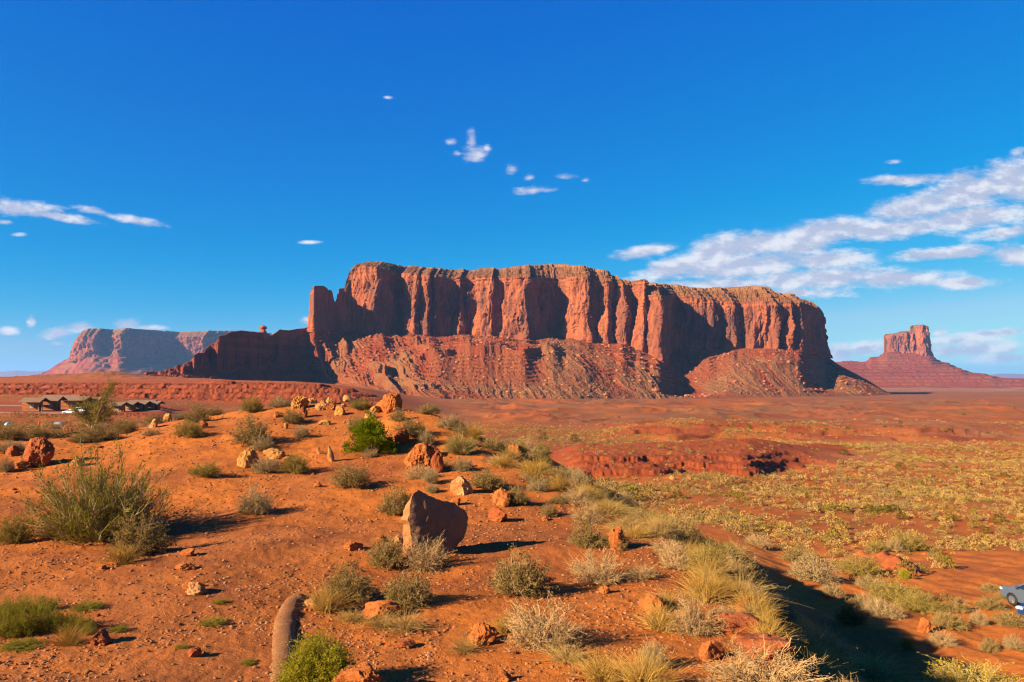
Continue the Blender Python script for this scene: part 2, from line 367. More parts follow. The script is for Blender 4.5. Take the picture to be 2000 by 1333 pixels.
fallL = 0.10 * np.minimum(dist, 3) + 0.27 * np.clip(dist - 3, 0, 60)
lw_ = sstep(qx / qy, P2A(760), P2A(480)); fall = fall * (1 - lw_) + fallL * lw_
FLK = zbr - fall; pl = PLN[sel]; dmx = FLK - pl; hh_ = np.clip(0.5 + 0.5 * dmx / 2.0, 0, 1); back_ = pl + dmx * hh_ + 1.0 * hh_ * (1 - hh_)
beyond = (qy > np.interp(qx / qy, cr_a, cr_Y)) | (qx / qy > cr_a[-1]) & (qx > np.interp(qy, [0.5, 4, 7.6], [3.1, 3.2, 3.3]))
H = PLN.copy(); H[sel] = np.where(beyond, back_, TOP[sel])
# the bank right of the brow: seen past the brow all the way down, so it falls off just along the lines of sight
PXA = AC / 1.001 * FPX + 1000
tb = np.interp(PXA, np.r_[[1000 + q / 1.001 * FPX for q in cr_a], 1700, 1800, 2000, 2400], np.r_[-cr_z / cr_Y, .54, .66, .90, 1.30])
yb = np.interp(PXA, np.r_[[1000 + q / 1.001 * FPX for q in cr_a], 1700, 1800, 2000, 2400], np.r_[cr_Y, 5.4, 4.4, 3.2, 2.2])
to = np.array([-ray(1000, p_)[1] for p_ in np.interp(PXA, [930, 960, 1000, 1060, 1100, 1140, 1200, 1260, 1310, 1400, 1500, 1650, 1800, 2000, 2400], [846, 852, 864, 886, 906, 930, 960, 990, 1018, 1050, 1090, 1180, 1290, 1420, 1650])])
ye = np.interp(PXA, [930, 1000, 1060, 1110, 1160, 1210, 1260, 1310, 1400, 1500, 1650, 1800, 2000, 2400], [33, 34, 34, 35, 37, 40, 47, 60, 66, 60, 43, 31, 25, 20])
u_ = np.clip((YG - yb) / (ye - yb), 0, 1); kap = tb - (tb - to) * u_ ** 1.25
bank_z = -kap * np.minimum(YG, ye) - 0.62 * np.maximum(YG - ye, 0)
dmx = bank_z - PLN; hh_ = np.clip(0.5 + 0.5 * dmx / 1.6, 0, 1); bank_z = PLN + dmx * hh_ + 0.8 * hh_ * (1 - hh_)
wb_ = sstep(PXA, 935, 1005)[None, :] * (YG > yb) * (YG < 130)
H = H * (1 - wb_) + bank_z * wb_
near_rows = YR < 140
Hs = smooth1(smooth1(H, 3, 0), 5, 1); Hs2 = smooth1(smooth1(H, 9, 0), 14, 1); k2 = sstep(YR, 48, 70)[:, None]; Hs = Hs * (1 - k2) + Hs2 * k2
w = sstep(YR, 300, 150)[:, None]
Hf = smooth1(smooth1(H, 2, 0), 6, 1); Hf2 = smooth1(smooth1(H, 3, 0), 26, 1)
wf = sstep(YR, 800, 860)[:, None] * sstep(YR, 960, 930)[:, None] * sstep(AC, P2A(420), P2A(360))[None, :]
H = Hs * w + (Hf * wf + Hf2 * (1 - wf)) * (1 - w)
YY = np.repeat(YR[:, None], NC, 1); XX = YY * AC[None, :]; PXC = np.repeat((AC / 1.001 * FPX + 1000)[None, :], NR, 0)
hillm = sstep(YY, 120, 60)
cY = np.repeat(crY[None, :], NR, 0)
onhill = sstep(YY / cY, 1.25, 0.95)
H += hillm * (0.16 * fbm(XX / 5.5, YY / 5.5, 3, 1) + 0.035 * fbm(XX / 0.9, YY / 0.9, 3, 5)) * (0.25 + 0.75 * sstep(YY, 5, 14))
H += 0.010 * hillm * sstep(YY, 30, 12) * fbm(XX / 0.16, YY / 0.16, 2, 8)
gully = (1 - onhill) * sstep(YY, 15, 25) * sstep(YY, 110, 60)
H += gully * 0.10 * (ridged(XX / 3 + YY / 30, YY / 12, 3, 11) - 1.0) * sstep(YY / cY, 1.1, 1.8)
mid = sstep(YY, 60, 110) * sstep(YY, 420, 300)
H += mid * (0.55 * fbm(XX / 26, YY / 26, 4, 21))
# low terraces of red rock on the plain
tn = fbm(XX / 70, YY / 50, 2, 33)
tm = sstep(YY, 120, 165) * sstep(YY, 460, 330) * sstep(PXC, 1000, 1150)
H += tm * 1.7 * (terrace(tn * 2 + 4, 0.5, 0.92) - 4) * 0.5
# the red ledge outcrop
lx0 = XX - 0.5 * (YY - 170)
front = 166 + 9 * fbm(XX / 24, YY / 60, 3, 41) + sstep(PXC, 1440, 1560) * 26 - sstep(PXC, 1230, 1120) * 2
depth_in = YY - front
sidefall = np.minimum(sstep(PXC, 1060, 1140), sstep(PXC, 1680, 1440))
backfall = sstep(YY, 262, 225)
lh = sstep(depth_in / 22 + 0.25 * fbm(XX / 9, YY / 9, 4, 43), 0.0, 1.0) * sidefall * backfall
out_m = sstep(lh, 0.0, 0.10)
scal = ridged(XX / 6.5 + 0.3 * fbm(XX / 12, YY / 12, 2, 44), YY / 40, 2, 48)
dl = depth_in + 6.0 * fbm(XX / 26, YY / 50, 4, 50); d1 = dl + 1.7 * scal; d2 = dl + 1.8 * ridged(XX / 5.2, YY / 40, 2, 54)
ls = 0.4 + 0.6 * sstep(fbm(XX / 22, YY * 0, 2, 56), -0.35, 0.1)
lz = 1.0 * np.clip(dl / 8, 0, 1) + 0.7 * sstep(d2, 3.5, 4.3) + 1.15 * ls * sstep(d1, 9.5, 10.2) + 0.8 * np.clip((dl - 10) / 9, 0, 1) + 1.0 * (1.4 - ls) * sstep(d2, 17, 17.8) + 0.55 * sstep(dl, 22, 60)
H += sidefall * backfall * (np.clip(lz, 0, 9) + sstep(dl, 0, 4) * (0.22 * fbm(XX / 4, YY / 5, 4, 47, 0.6) + 0.7 * np.maximum(fbm(XX / 1.4, YY / 1.7, 2, 49) - 0.30, 0) * sstep(dl, 26, 14)))
lh = np.clip(dl / 26, 0, 1.02) * sidefall * backfall; out_m = sstep(lh, 0.0, 0.08)
red = np.clip(out_m * sstep(lh, 1.05, 0.5) + 0.75 * out_m, 0, 1)
d3 = YY - 296 - 16 * fbm(XX / 45, YY / 90, 3, 51); env3 = sstep(YY, 450, 370) * sstep(PXC, 1150, 1250) * sstep(PXC, 2050, 1800)
lz2 = env3 * (1.3 * sstep(d3, 0, 5) + 0.7 * np.clip(d3 / 30, 0, 1) + 1.3 * sstep(d3 + 6 * fbm(XX / 14, YY / 30, 2, 53), 26, 31) + 0.9 * sstep(d3, 50, 56))
H += lz2 + 0.4 * fbm(XX / 9, YY / 9, 3, 52) * sstep(lz2, 0, 1)
red = np.maximum(red, 0.85 * sstep(lz2, 0.1, 0.8) * sstep(fbm(XX / 30, YY / 30, 3, 57), -0.35, 0.1))
# rolling badland mounds in front of the talus
mm = sstep(YY, 400, 520) * sstep(YY, 1300, 1000) * sstep(PXC, 840, 960)
H += mm * (3.4 * ridged(XX / 120 + 0.4 * fbm(XX / 200, YY / 200, 2, 60), YY / 150, 4, 61, 0.55) - 1.0)
H += sstep(YY, 1300, 2200) * sstep(YY, 12000, 6000) * 2.0 * fbm(XX / 300, YY / 500, 4, 63)
# the banded escarpment left of the hill
em = sstep(YY, 462, 480) * sstep(YY, 560, 525) * sstep(PXC, 770, 690)
H = H + em * (terrace(H + 60 + 1.2 * fbm(XX / 60, YY / 40, 3, 74), 3.0, 0.85) - 60 - H) * 0.85
eg = ridged(XX / 15 + 0.25 * fbm(XX / 60, YY / 60, 2, 70), YY / 60, 3, 71, 0.6)
H += em * (eg * 0.6 - 0.2) * sstep(YY, 540, 500)
H += em * (0.40 * fbm(XX / 4, YY / 7, 4, 73, 0.7) + 0.7 * np.abs(fbm(XX / 7, YY / 9, 3, 77)) + 1.2 * np.maximum(fbm(XX / 1.7, YY / 3.4, 2, 72) - 0.25, 0))
hm9 = sstep(YY, 700, 830) * sstep(YY, 1020, 930) * sstep(PXC, 480, 380)
H += hm9 * (1.5 * ridged(XX / 34, YY / 60, 3, 75) - 0.5) + sstep(YY, 560, 700) * sstep(YY, 1000, 800) * sstep(PXC, 800, 700) * 0.5 * fbm(XX / 15, YY / 15, 3, 76)
# terraces for the cabins (flat) and the camp road
flat = sstep(YY, 214, 226) * sstep(YY, 290, 262) * sstep(PXC, 345, 310)
H = H * (1 - flat) + flat * -10.95
bank = sstep(YY, 206, 212) * sstep(YY, 226, 214) * sstep(PXC, 330, 300)
H += bank * 0.55 * np.abs(fbm(XX / 1.6, YY / 1.6, 3, 81))

# small knoll that carries the flowering bush at the right
kx, ky = ray(1915, 1272)[0] * 13.4, 13.4; kd = np.exp(-((XX - kx) ** 2 / 3.4 + (YY - ky) ** 2 / 2.2)); H = H + kd * np.maximum(-5.8 - H, 0)
red = np.maximum(red, em * 0.95); red = np.maximum(red, sstep(YY, 206, 214) * sstep(YY, 420, 300) * sstep(PXC, 420, 340) * 0.75)
loose = np.clip(0.5 + 1.1 * fbm(XX / 6, YY / 6, 3, 91) + (1 - onhill) * 0.5 + sstep(PXC, 900, 1150) * 0.4 + sstep(YY, 14, 22) * 0.45, 0, 1)
veg = np.clip(sstep(YY, 60, 120) * sstep(YY, 460, 330) * (1 - red) * (0.55 + 0.4 * fbm(XX / 50, YY / 50, 3, 93)), 0, 1) + 0.8 * hm9
veg = veg * (0.8 + 0.2 * sstep(PXC, 700, 1000))
grey = sstep(YY, 330, 460) * (0.8 + 0.5 * fbm(XX / 160, YY / 160, 3, 95)) * sstep(PXC, 760, 860) + hm9 * 0.6 + sstep(YY, 1300, 1700) * 0.3
pale = sstep(YY, 2100, 2600) * sstep(YY, 4800, 4200) * 0.9 + tm * 0.35 * sstep(fbm(XX / 40, YY / 30, 3, 97), 0.0, 0.5) * sstep(PXC, 1500, 1650) + sstep(PXC, 1600, 1750) * sstep(YY, 240, 290) * sstep(YY, 420, 360) * 0.35
nearm = sstep(YY, 110, 60)
V = np.stack([XX, YY, H], -1).reshape(-1, 3)
ground = obj('ground', mesh('ground', V, gridfaces(NR, NC), [MG], True, dict(loose=loose, veg=np.clip(veg, 0, 1), pale=np.clip(pale, 0, 1), red=np.clip(red, 0, 1), grey=np.clip(grey, 0, 1), near=nearm)))
tagp(ground, kind='structure')

def gz(x, y):
    a = x / y
    j = np.clip(np.interp(a, AC, np.arange(NC)), 0, NC - 1.001); i = np.clip(np.interp(y, YR, np.arange(NR)), 0, NR - 1.001)
    j0, i0 = np.int64(j), np.int64(i); fj, fi = j - j0, i - i0
    return (H[i0, j0] * (1 - fj) + H[i0, j0 + 1] * fj) * (1 - fi) + (H[i0 + 1, j0] * (1 - fj) + H[i0 + 1, j0 + 1] * fj) * fi
def hit(px, py, ymin=4.0, ymax=1e9):
    """where the line of sight through a point of the photograph meets the ground"""
    a, t = ray(px, py)
    j = np.interp(a, AC, np.arange(NC)); j0 = int(min(j, NC - 2)); fj = j - j0
    prof = H[:, j0] * (1 - fj) + H[:, j0 + 1] * fj
    d = prof - YR * t
    k = np.where((d >= 0) & (YR > ymin) & (YR < ymax))[0]
    if len(k) == 0: return None
    k = k[0]
    y = YR[k] if k == 0 or d[k - 1] > 0 else YR[k - 1] + (YR[k] - YR[k - 1]) * (-d[k - 1]) / (d[k] - d[k - 1])
    return a * y, y, float(gz(a * y, y))

# ---------------------------------------------------------------- mesas: cliff walls as displaced sheets round a plan outline
def zat(py, Y): return ray(1000, py)[1] * Y
def wall(contour, alc, base, edge, sky, setback, thick, step, rows_c, rows_t, ribs, seed, smoothY=30, foot=12.0, batter=7.0, capmask=None, varn=None, rmask=None):
    c = np.array(contour, float)
    pxs = c[:, 0]; a = np.array([ray(p, 600)[0] for p in pxs]); pts = np.stack([a * c[:, 1], c[:, 1]], 1)
    seg = np.linalg.norm(np.diff(pts, axis=0), axis=1); s = np.concatenate([[0], np.cumsum(seg)])
    n = int(s[-1] / step); S = np.linspace(0, s[-1], n)
    X, Y, PX = np.interp(S, s, pts[:, 0]), np.interp(S, s, pts[:, 1]), np.interp(S, s, pxs)
    k = max(1, int(2.4 / step)); X, Y = smooth1(X, k), smooth1(Y, k)
    Ys = smooth1(Y, int(smoothY / step))
    ks = max(2, int(9 / step)); tx, ty = np.gradient(smooth1(X, ks)), np.gradient(smooth1(Y, ks))
    L = np.hypot(tx, ty) + 1e-9; nx, ny = ty / L, -tx / L           # outward (towards the camera for a front wall)
    zb = np.array([zat(b, yy) for b, yy in zip(base(PX), Ys)]) - foot
    ze = np.array([zat(b, yy) for b, yy in zip(edge(PX), Ys)])
    sb = setback(PX); th = thick(PX)
    zs = np.array([zat(b, yy) for b, yy in zip(sky(PX), Ys + sb)])
    zs = np.maximum(zs, ze + 0.2)
    ribs0 = ribs; ribs = ribs if rmask is None else ribs * rmask(PX)[None, :]
    t = np.linspace(0, 1, rows_c)[:, None]
    Z = zb + (ze - zb) * t
    hgt = (ze - zb)
    u = S[None, :] + 0 * t; zz = Z
    fade = sstep(t, 1.0, 0.90)
    off = batter * (1 - t) ** 2.2
    wob = ribs * 0.35 * fbm(zz / 70, u / 160, 2, seed + 60)
    uu = u + wob * 1.6
    off = off + ribs * (0.28 * ridged(uu / 52 + 0.6 * fbm(uu / 90, zz / 150, 2, seed + 3), zz / 260, 2, seed, 0.5) - 0.15) * (0.45 + 0.55 * sstep(t, 1.0, 0.75))
    off = off + ribs * 0.70 * (terrace(fbm(uu / 26, zz / 75, 3, seed + 5) * 2 + 4, 0.55, 0.96) - 4)
    off = off + ribs * 0.17 * (terrace(fbm(uu / 10, zz / 34, 3, seed + 7) * 2 + 4, 0.5, 0.96) - 4)
    off = off + ribs * 0.08 * ridged(uu / 8, zz / 60, 3, seed + 9)
    off = off + ribs * 0.04 * fbm(uu / 4.0, zz / 6.0, 3, seed + 13)
    hc = np.abs(perlin(zz / 26 + 0.15 * fbm(uu / 40, zz / 40, 2, seed + 15), uu / 220, seed + 17)); off = off - ribs * 0.18 * sstep(hc, 0.035, 0.0)
    cr = np.abs(perlin(uu / 17, zz / 300, seed + 21)); off = off - ribs * 0.60 * sstep(cr, 0.040, 0.0) * sstep(perlin(uu / 48, zz / 90, seed + 23), -.05, .25) * (0.4 + 0.6 * fade)
    rs = np.random.RandomState(seed + 77)
    for k_ in range(int(S[-1] / (alc * 0.62))):
        uc = rs.rand() * S[-1]; wd = alc * (0.25 + 1.1 * rs.rand() ** 2); t0 = -0.1 + 0.75 * rs.rand() ** 1.5; t1 = t0 + 0.18 + (0.93 - t0) * 0.8 * rs.rand(); t1 = min(t1, 0.93)
        tt = np.clip((t - t0) / (t1 - t0), 0, 1); hw = wd * 0.5 * np.sqrt(np.clip(1 - tt ** 3.5, 0, 1))
        d_ = hw - np.abs(u - uc + 0.12 * alc * perlin(zz / 18 + 0 * u, 0 * u, k_))
        off = off - ribs * (0.25 + 0.55 * rs.rand()) * sstep(d_, 0, 0.8 + 0.03 * alc) * (t > t0) * (t < t1)
    lb = perlin(zz / 6.0 + 0 * u, u / 300, seed + 31)
    edgeb = np.maximum(sstep(t, 0.86, 0.96), sstep(t, 0.17, 0.07))
    off = off + edgeb * (1.5 * np.sign(lb) * np.abs(lb) ** 0.5) * min(1.0, ribs0 / 6)
    XC, YC = X + nx * off, Y + ny * off
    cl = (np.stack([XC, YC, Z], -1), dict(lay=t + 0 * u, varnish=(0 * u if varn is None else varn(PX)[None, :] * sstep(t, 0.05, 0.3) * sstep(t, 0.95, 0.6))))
    # cap: from the cliff edge back to the skyline, over the flat top and down the far side
    q = np.linspace(0, 1, rows_t)[:, None]
    led = 0.5 + 0.5 * np.clip(perlin(S / 45, S * 0, seed + 41), -1, 1)
    ph = 3.0 * perlin(S[None, :] / 60 + 0 * q, q * 2, seed + 43)
    hq = terrace(q * 1.0 + 0.03 * ph, 0.25, 0.72); hq = (hq - hq[0]) / (hq[-1] - hq[0])
    cm = 1.0 if capmask is None else capmask(PX)[None, :]
    hq = q * (1 - 0.85 * cm) + hq * 0.85 * cm
    o0 = off[-1]
    rx = XC[-1] + 0 * q; ry = YC[-1] + sb * q
    rx = rx + (0.03 * sb) * fbm(u[:1] / 18 + 0 * q, q * 3, 3, seed + 45) * np.sin(np.pi * q)
    ry = ry + np.minimum(sb, 40) * 0.12 * fbm(u[:1] / 14 + 0 * q, q * 4, 3, seed + 47) * np.sin(np.pi * q)
    rz = ze + (zs - ze) * hq + np.minimum(1.2, sb * .05) * fbm(u[:1] / 7 + 0 * q, q * 9, 3, seed + 49) * np.sin(np.pi * q) ** 0.4
    rz[-1] += np.minimum(1.6, sb * 0.04) * fbm(S / 9, S * 0, 4, seed + 55)
    back = []
    for fr, dz in ((0.15, 0.0), (0.6, 0.0), (1.0, 0.0), (1.02, 0.25), (1.04, 1.0)):
        back.append((X + 0, YC[-1] + sb + th * fr, zs - dz * (zs - zb)))
    bx = np.array([b[0] for b in back]); by = np.array([b[1] for b in back]); bz = np.array([b[2] for b in back])
    cap = (np.concatenate([np.stack([rx, ry, rz], -1), np.stack([bx, by, bz], -1)]), dict(lay=np.concatenate([q + 0 * u[:1], np.zeros((len(back), len(S)))])))
    return cl, cap, (X, Y, PX, S)
def sheet(name, grid, mats, parent, attrs, smooth=True):
    n, m, _ = grid.shape
    return obj(name, mesh(name, grid.reshape(-1, 3), gridfaces(n, m), mats, smooth, attrs), parent)

mesa = empty('mesa', (60, 1560, -40))
mesa_m = Matrix.Translation((-60, -1560, 40))
CON = [(603,1500),(604,1470),(608,1446),(613,1436),(618,1446),(640,1492),(668,1545),(690,1556),(712,1543),(735,1528),(746,1542),(770,1586),(784,1606),(789,1590),(794,1570),(812,1560),(820,1572),(826,1566),(836,1556),(841,1576),(852,1568),(856,1584),(872,1608),(888,1616),(898,1600),(906,1612),(928,1612),(933,1590),(948,1576),(960,1568),(965,1584),(980,1580),(987,1568),(1000,1560),(1018,1548),(1029,1542),(1034,1570),(1056,1612),(1085,1634),(1102,1626),(1110,1598),(1130,1572),(1150,1558),(1155,1582),(1172,1594),(1179,1576),(1186,1570),(1190,1592),(1203,1600),(1208,1580),(1220,1566),(1224,1592),(1240,1604),(1245,1570),(1257,1548),(1262,1572),(1268,1552),(1280,1530),(1289,1520),(1291,1560),(1298,1605),(1312,1648),(1325,1664),(1336,1648),(1360,1634),(1392,1628),(1398,1648),(1411,1656),(1420,1638),(1432,1632),(1437,1654),(1450,1662),(1458,1644),(1480,1636),(1500,1630),(1517,1624),(1521,1646),(1530,1650),(1538,1634),(1547,1630),(1550,1652),(1557,1650),(1563,1644),(1570,1680),(1585,1750),(1600,1840),(1609,1930),(1612,2010)]
BASE = tab((600,637),(640,642),(690,651),(760,653),(790,650),(850,660),(900,655),(950,658),(1000,663),(1030,669),(1060,669),(1090,665),(1110,661),(1150,669),(1190,673),(1230,673),(1245,684),(1275,697),(1290,706),(1302,700),(1312,690),(1330,685),(1380,682),(1420,687),(1450,680),(1500,683),(1540,683),(1570,684),(1600,690),(1612,692))
EDGE = tab((603,630),(605,592),(607,571),(612,563),(628,561),(634,564),(637,574),(640,568),(643,569),(647,588),(652,592),(656,590),(658,578),(661,566),(668,564),(672,567),(676,550),(682,532),(690,524),(710,520),(760,530),(790,534),(880,543),(930,541),(1000,543),(1080,541),(1120,541),(1180,549),(1210,556),(1222,557),(1241,561),(1244,553),(1258,551),(1263,559),(1266,577),(1276,576),(1282,580),(1288,592),(1292,578),(1330,577),(1380,586),(1440,590),(1500,590),(1560,592),(1585,600),(1600,606),(1606,618),(1609,640),(1612,670))
SKY = tab((603,629),(605,590),(607,568),(612,561),(628,559),(634,562),(637,572),(640,566),(643,567),(647,586),(652,590),(656,588),(658,576),(661,564),(668,562),(672,565),(675,546),(680,526),(686,517),(696,513),(720,511),(745,516),(800,521),(860,526),(920,527),(960,524),(1010,521),(1060,517),(1080,514.5),(1112,516),(1126,520),(1160,521),(1190,530),(1206,538),(1215,546),(1245,549),(1258,548),(1262,553),(1290,555),(1340,556),(1366,562),(1390,563),(1440,562),(1500,560),(1531,560),(1537,572),(1566,575),(1572,582),(1590,590),(1603,602),(1606,614),(1609,637),(1612,668))
SETB = tab((603,5),(660,9),(674,12),(684,30),(720,70),(800,95),(900,110),(1000,115),(1080,110),(1180,85),(1215,60),(1240,24),(1260,22),(1266,70),(1300,75),(1400,105),(1500,120),(1560,75),(1590,30),(1606,10),(1612,6))
THK = tab((603,8),(650,16),(672,24),(684,80),(760,200),(1500,220),(1570,120),(1600,40),(1612,10))
CAPM = tab((600,.2),(780,.25),(1040,.45),(1100,.9),(1600,1))
VARN = tab((600,.25),(770,.2),(790,.55),(850,.7),(900,.8),(960,.45),(1030,.35),(1110,.3),(1330,.2),(1345,.95),(1440,.8),(1450,.25),(1612,.2))
(cl, cla), (cap, capa), (MX, MY, MPX, MS) = wall(CON, 26.0, BASE, EDGE, SKY, SETB, THK, 1.15, 150, 46, 7.0, 100, capmask=CAPM, varn=VARN, rmask=tab((600,.28),(668,.3),(690,.8),(720,1),(1620,1)))
LOC = np.array([60, 1560, -40.0])
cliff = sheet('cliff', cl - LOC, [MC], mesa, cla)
rim = sheet('rim_slope', cap - LOC, [MCAP], mesa, capa, False)
tagp(mesa, 'huge long red sandstone mesa with sheer fluted cliffs above rubble slopes', 'mesa')

# talus: height field in (azimuth, distance)
def talus_field(aa, yy, cols):
    """cols(px) -> list of (Y, z) per column"""
    Hh = np.zeros((len(yy), len(aa)))
    for j, a in enumerate(aa):
        px = a / 1.001 * FPX + 1000
        p = sorted(cols(px)); Hh[:, j] = np.interp(yy, [q[0] for q in p], [q[1] for q in p])
    return Hh
FOOTY = tab((250,1010),(330,1020),(430,1110),(500,1180),(560,1260),(610,1300),(660,1300),(700,1250),(760,1150),(860,1080),(1000,1110),(1100,1120),(1200,1200),(1320,1290),(1420,1340),(1560,1440),(1700,1600),(1760,1700))
FOOTP = tab((250,738),(330,741),(430,746),(700,748),(740,757),(800,772),(880,783),(1000,786),(1150,784),(1250,780),(1330,776),(1420,775),(1560,773),(1700,770),(1780,768))
MIDP = tab((700,700),(780,716),(850,700),(900,693),(1000,697),(1080,701),(1100,716),(1200,722),(1290,734),(1320,746),(1400,742),(1500,722),(1600,730),(1700,752))
TOPY = tab(*[(float(p), float(v)) for p, v in zip(MPX[::12], smooth1(MY, 14)[::12])], (1640, 1830), (1760, 1760))
TOPP = tab(*[(p, float(BASE(p)) - 1.0) for p in range(605, 1600, 8)], (1606, 690), (1640, 716), (1680, 738), (1720, 751), (1770, 757))
CRY = tab((250,1070),(330,1085),(380,1120),(410,1170),(430,1185),(470,1240),(510,1310),(545,1370),(605,1475))
CRP = tab((250,738),(310,731),(330,722),(345,717),(358,713),(372,706),(384,691),(398,688),(402,681),(412,672),(424,669),(429,656),(438,654),(452,648),(470,645),(490,648),(520,650),(528,656),(540,648),(546,644),(565,645),(580,642),(592,641),(605,637))
CLB = tab((250,738),(330,731),(380,716),(405,704),(420,712),(470,714),(520,708),(545,690),(575,668),(605,646))
aa = np.concatenate([P2A(np.arange(230, 1790, 1.05))]); yy = np.concatenate([np.arange(985, 1960, 1.9), np.arange(1960, 2300, 12)])
def prof_spur(px):
    fY, fz = FOOTY(px), zat(FOOTP(px), FOOTY(px)) - 1.5
    cY = CRY(px) if px < 605 else max(TOPY(px), fY + 60); cz = zat(CRP(px) if px < 605 else TOPP(px), cY); bz = min(zat(CLB(px) if px < 605 else TOPP(px) + 9, cY - 10), cz - 1)
    n1 = 17 * perlin(np.array(px / 17.0), np.array(3.3), 240) + 6 * perlin(np.array(px / 6.0), np.array(4.3), 247)
    o = [(900, fz - 14), (fY - 60, fz - 9), (fY, fz), (fY + 0.55 * (cY - fY), fz + 0.30 * (bz - fz)), (cY - 10 + n1, bz), (cY - 2 + n1 * .2, cz - 1), (cY + 8, cz)]
    return np.array(o + ([(cY + 30, cz - 6), (cY + 160, -30), (2300, -50)] if px < 605 else [(cY + 60, cz + 3), (2300, cz + 3)]))
LEDW = tab((600,0),(760,.15),(800,.8),(860,1),(1070,1),(1100,.0),(1150,0),(1230,.5),(1290,.6),(1310,0),(1430,0),(1480,.35),(1600,.3),(1640,0))
def prof_fan(px):
    fY, fz = FOOTY(px), zat(FOOTP(px), FOOTY(px)) - 1.5
    tYp = CRY(px) if px < 605 else max(TOPY(px), fY + 60); tz = zat(CRP(px) if px < 605 else TOPP(px), tYp)
    n1 = perlin(np.array(px / 41.0), np.array(1.3), 241) + .45 * perlin(np.array(px / 12.0), np.array(2.3), 242); n2 = perlin(np.array(px / 31.0), np.array(5.3), 243) + .4 * perlin(np.array(px / 9.0), np.array(7.3), 244)
    mY = fY + 0.50 * (tYp - fY) + 15 * n1 * min(1, LEDW(px) * 2); mz = zat(MIDP(px), mY); lh_ = 19 * LEDW(px) * (0.8 + .5 * perlin(np.array(px / 30.0), np.array(8.8), 245)); uY = fY + 0.80 * (tYp - fY) + 12 * n2; uz = mz + lh_ + 0.66 * (tz - mz - lh_); l2 = 6.5 * min(1, abs(LEDW(px)) + .35)
    o = [(900, fz - 14), (fY - 60, fz - 9), (fY, fz), (fY + 0.22 * (tYp - fY), fz + 0.28 * (mz - fz)), (mY - 3, mz - 1), (mY, mz + lh_), (uY - 2, uz - l2), (uY, uz), (tYp - 6, tz)]
    return np.array(o + ([(tYp + 8, tz), (tYp + 30, tz - 6), (tYp + 160, -30), (2300, -50)] if px < 605 else [(tYp + 60, tz + 3), (tYp + 200, tz - 20), (2300, -50)] if px > 1606 else [(tYp + 60, tz + 3), (2300, tz + 3)]))
TH = np.zeros((len(yy), len(aa)))
for j, a_ in enumerate(aa):
    px = a_ / 1.001 * FPX + 1000; k = float(sstep(np.array(px), 545, 690)); col = 0
    if k < 1: p = prof_spur(px); col = col + (1 - k) * np.interp(yy, p[:, 0], p[:, 1])
    if k > 0: p = prof_fan(px); col = col + k * np.interp(yy, p[:, 0], p[:, 1])
    TH[:, j] = col
THs = smooth1(smooth1(TH, 1, 0), 2, 1)
TY = np.repeat(yy[:, None], len(aa), 1); TX = TY * aa[None, :]; TP = np.repeat((aa / 1.001 * FPX + 1000)[None, :], len(yy), 0)
spur = sstep(TP, 660, 560)
TH = THs * (1 - spur) + TH * spur
fY = FOOTY(TP); tY_ = np.maximum(TOPY(np.clip(TP, 605, 1760)), fY + 60)
fr = np.clip((TY - fY) / (np.where(TP < 605, CRY(TP), tY_) - fY), -0.3, 1.2)
body = sstep(fr, -0.1, 0.08) * sstep(fr, 1.02, 0.9)
# ledges of bedrock showing through, level along the wall
bed = np.clip(0.30 + 1.5 * fbm(TX / 150, TY / 130, 3, 207), 0, 1) * body
bed = np.maximum(bed, 0.9 * sstep(TP, 780, 830) * sstep(TP, 1085, 1050) * sstep(fr, 0.16, 0.28) * sstep(fr, 0.95, 0.80))
bed = np.maximum(bed, sstep(fr, 0.66, 0.76) * sstep(fr, 0.99, 0.94) * 0.9 * body)
bed = np.maximum(bed, spur * body); bed = bed * (1 - 0.85 * np.exp(-((TP - 1100) / 55) ** 2))
zt = terrace(TH + 100 + 2.2 * fbm(TX / 160, TY / 120, 2, 209), 7.0, 0.85) - 100
zt = np.where(TP < 600, terrace(TH + 100 + 1.5 * fbm(TX / 60, TY / 60, 2, 210), 6.0, 0.8) - 100, zt)
TH = TH + bed * 0.65 * (zt - TH)
# running ridges and gullies, fanning away from the wall
shr = np.interp(TP, [600, 880, 1000, 1100, 1250, 1330, 1450, 1700], [0.48, 0.42, 0.25, 0.18, 0.34, 0.10, 0.30, 0.45])
q1 = TX + shr * (TY - 1500)
rid = ridged(q1 / 34 + 0.30 * fbm(TX / 90, TY / 90, 2, 201), TY / 420, 3, 203, 0.5)
ramp = 1.9 * sstep(TP, 880, 790) + 0.6
TH = TH + body * (1 - spur) * (1 - 0.5 * bed) * ramp * (4.4 * rid - 1.2) * sstep(fr, 1.0, 0.8)
# fans of debris below the buttresses
for (pc, wd, hh) in ((1085, 60, 15), (1205, 45, 10), (1445, 50, 13), (720, 80, 5), (1560, 45, 8)):
    xc = (pc - 1000) / FPX * 1500
    TH = TH + body * hh * np.exp(-((TX - xc - 0.10 * (1500 - TY)) / (wd * (1.35 - 0.6 * np.clip(fr, 0, 1)))) ** 2) * np.sin(np.pi * np.clip(fr, 0, 1)) ** 0.8
# hollow with the great shadow right of the spire
TH = TH - body * 20 * np.exp(-((TP - 1345) / 48) ** 2) * np.sin(np.pi * np.clip(fr * 0.95, 0, 1)) ** 0.8
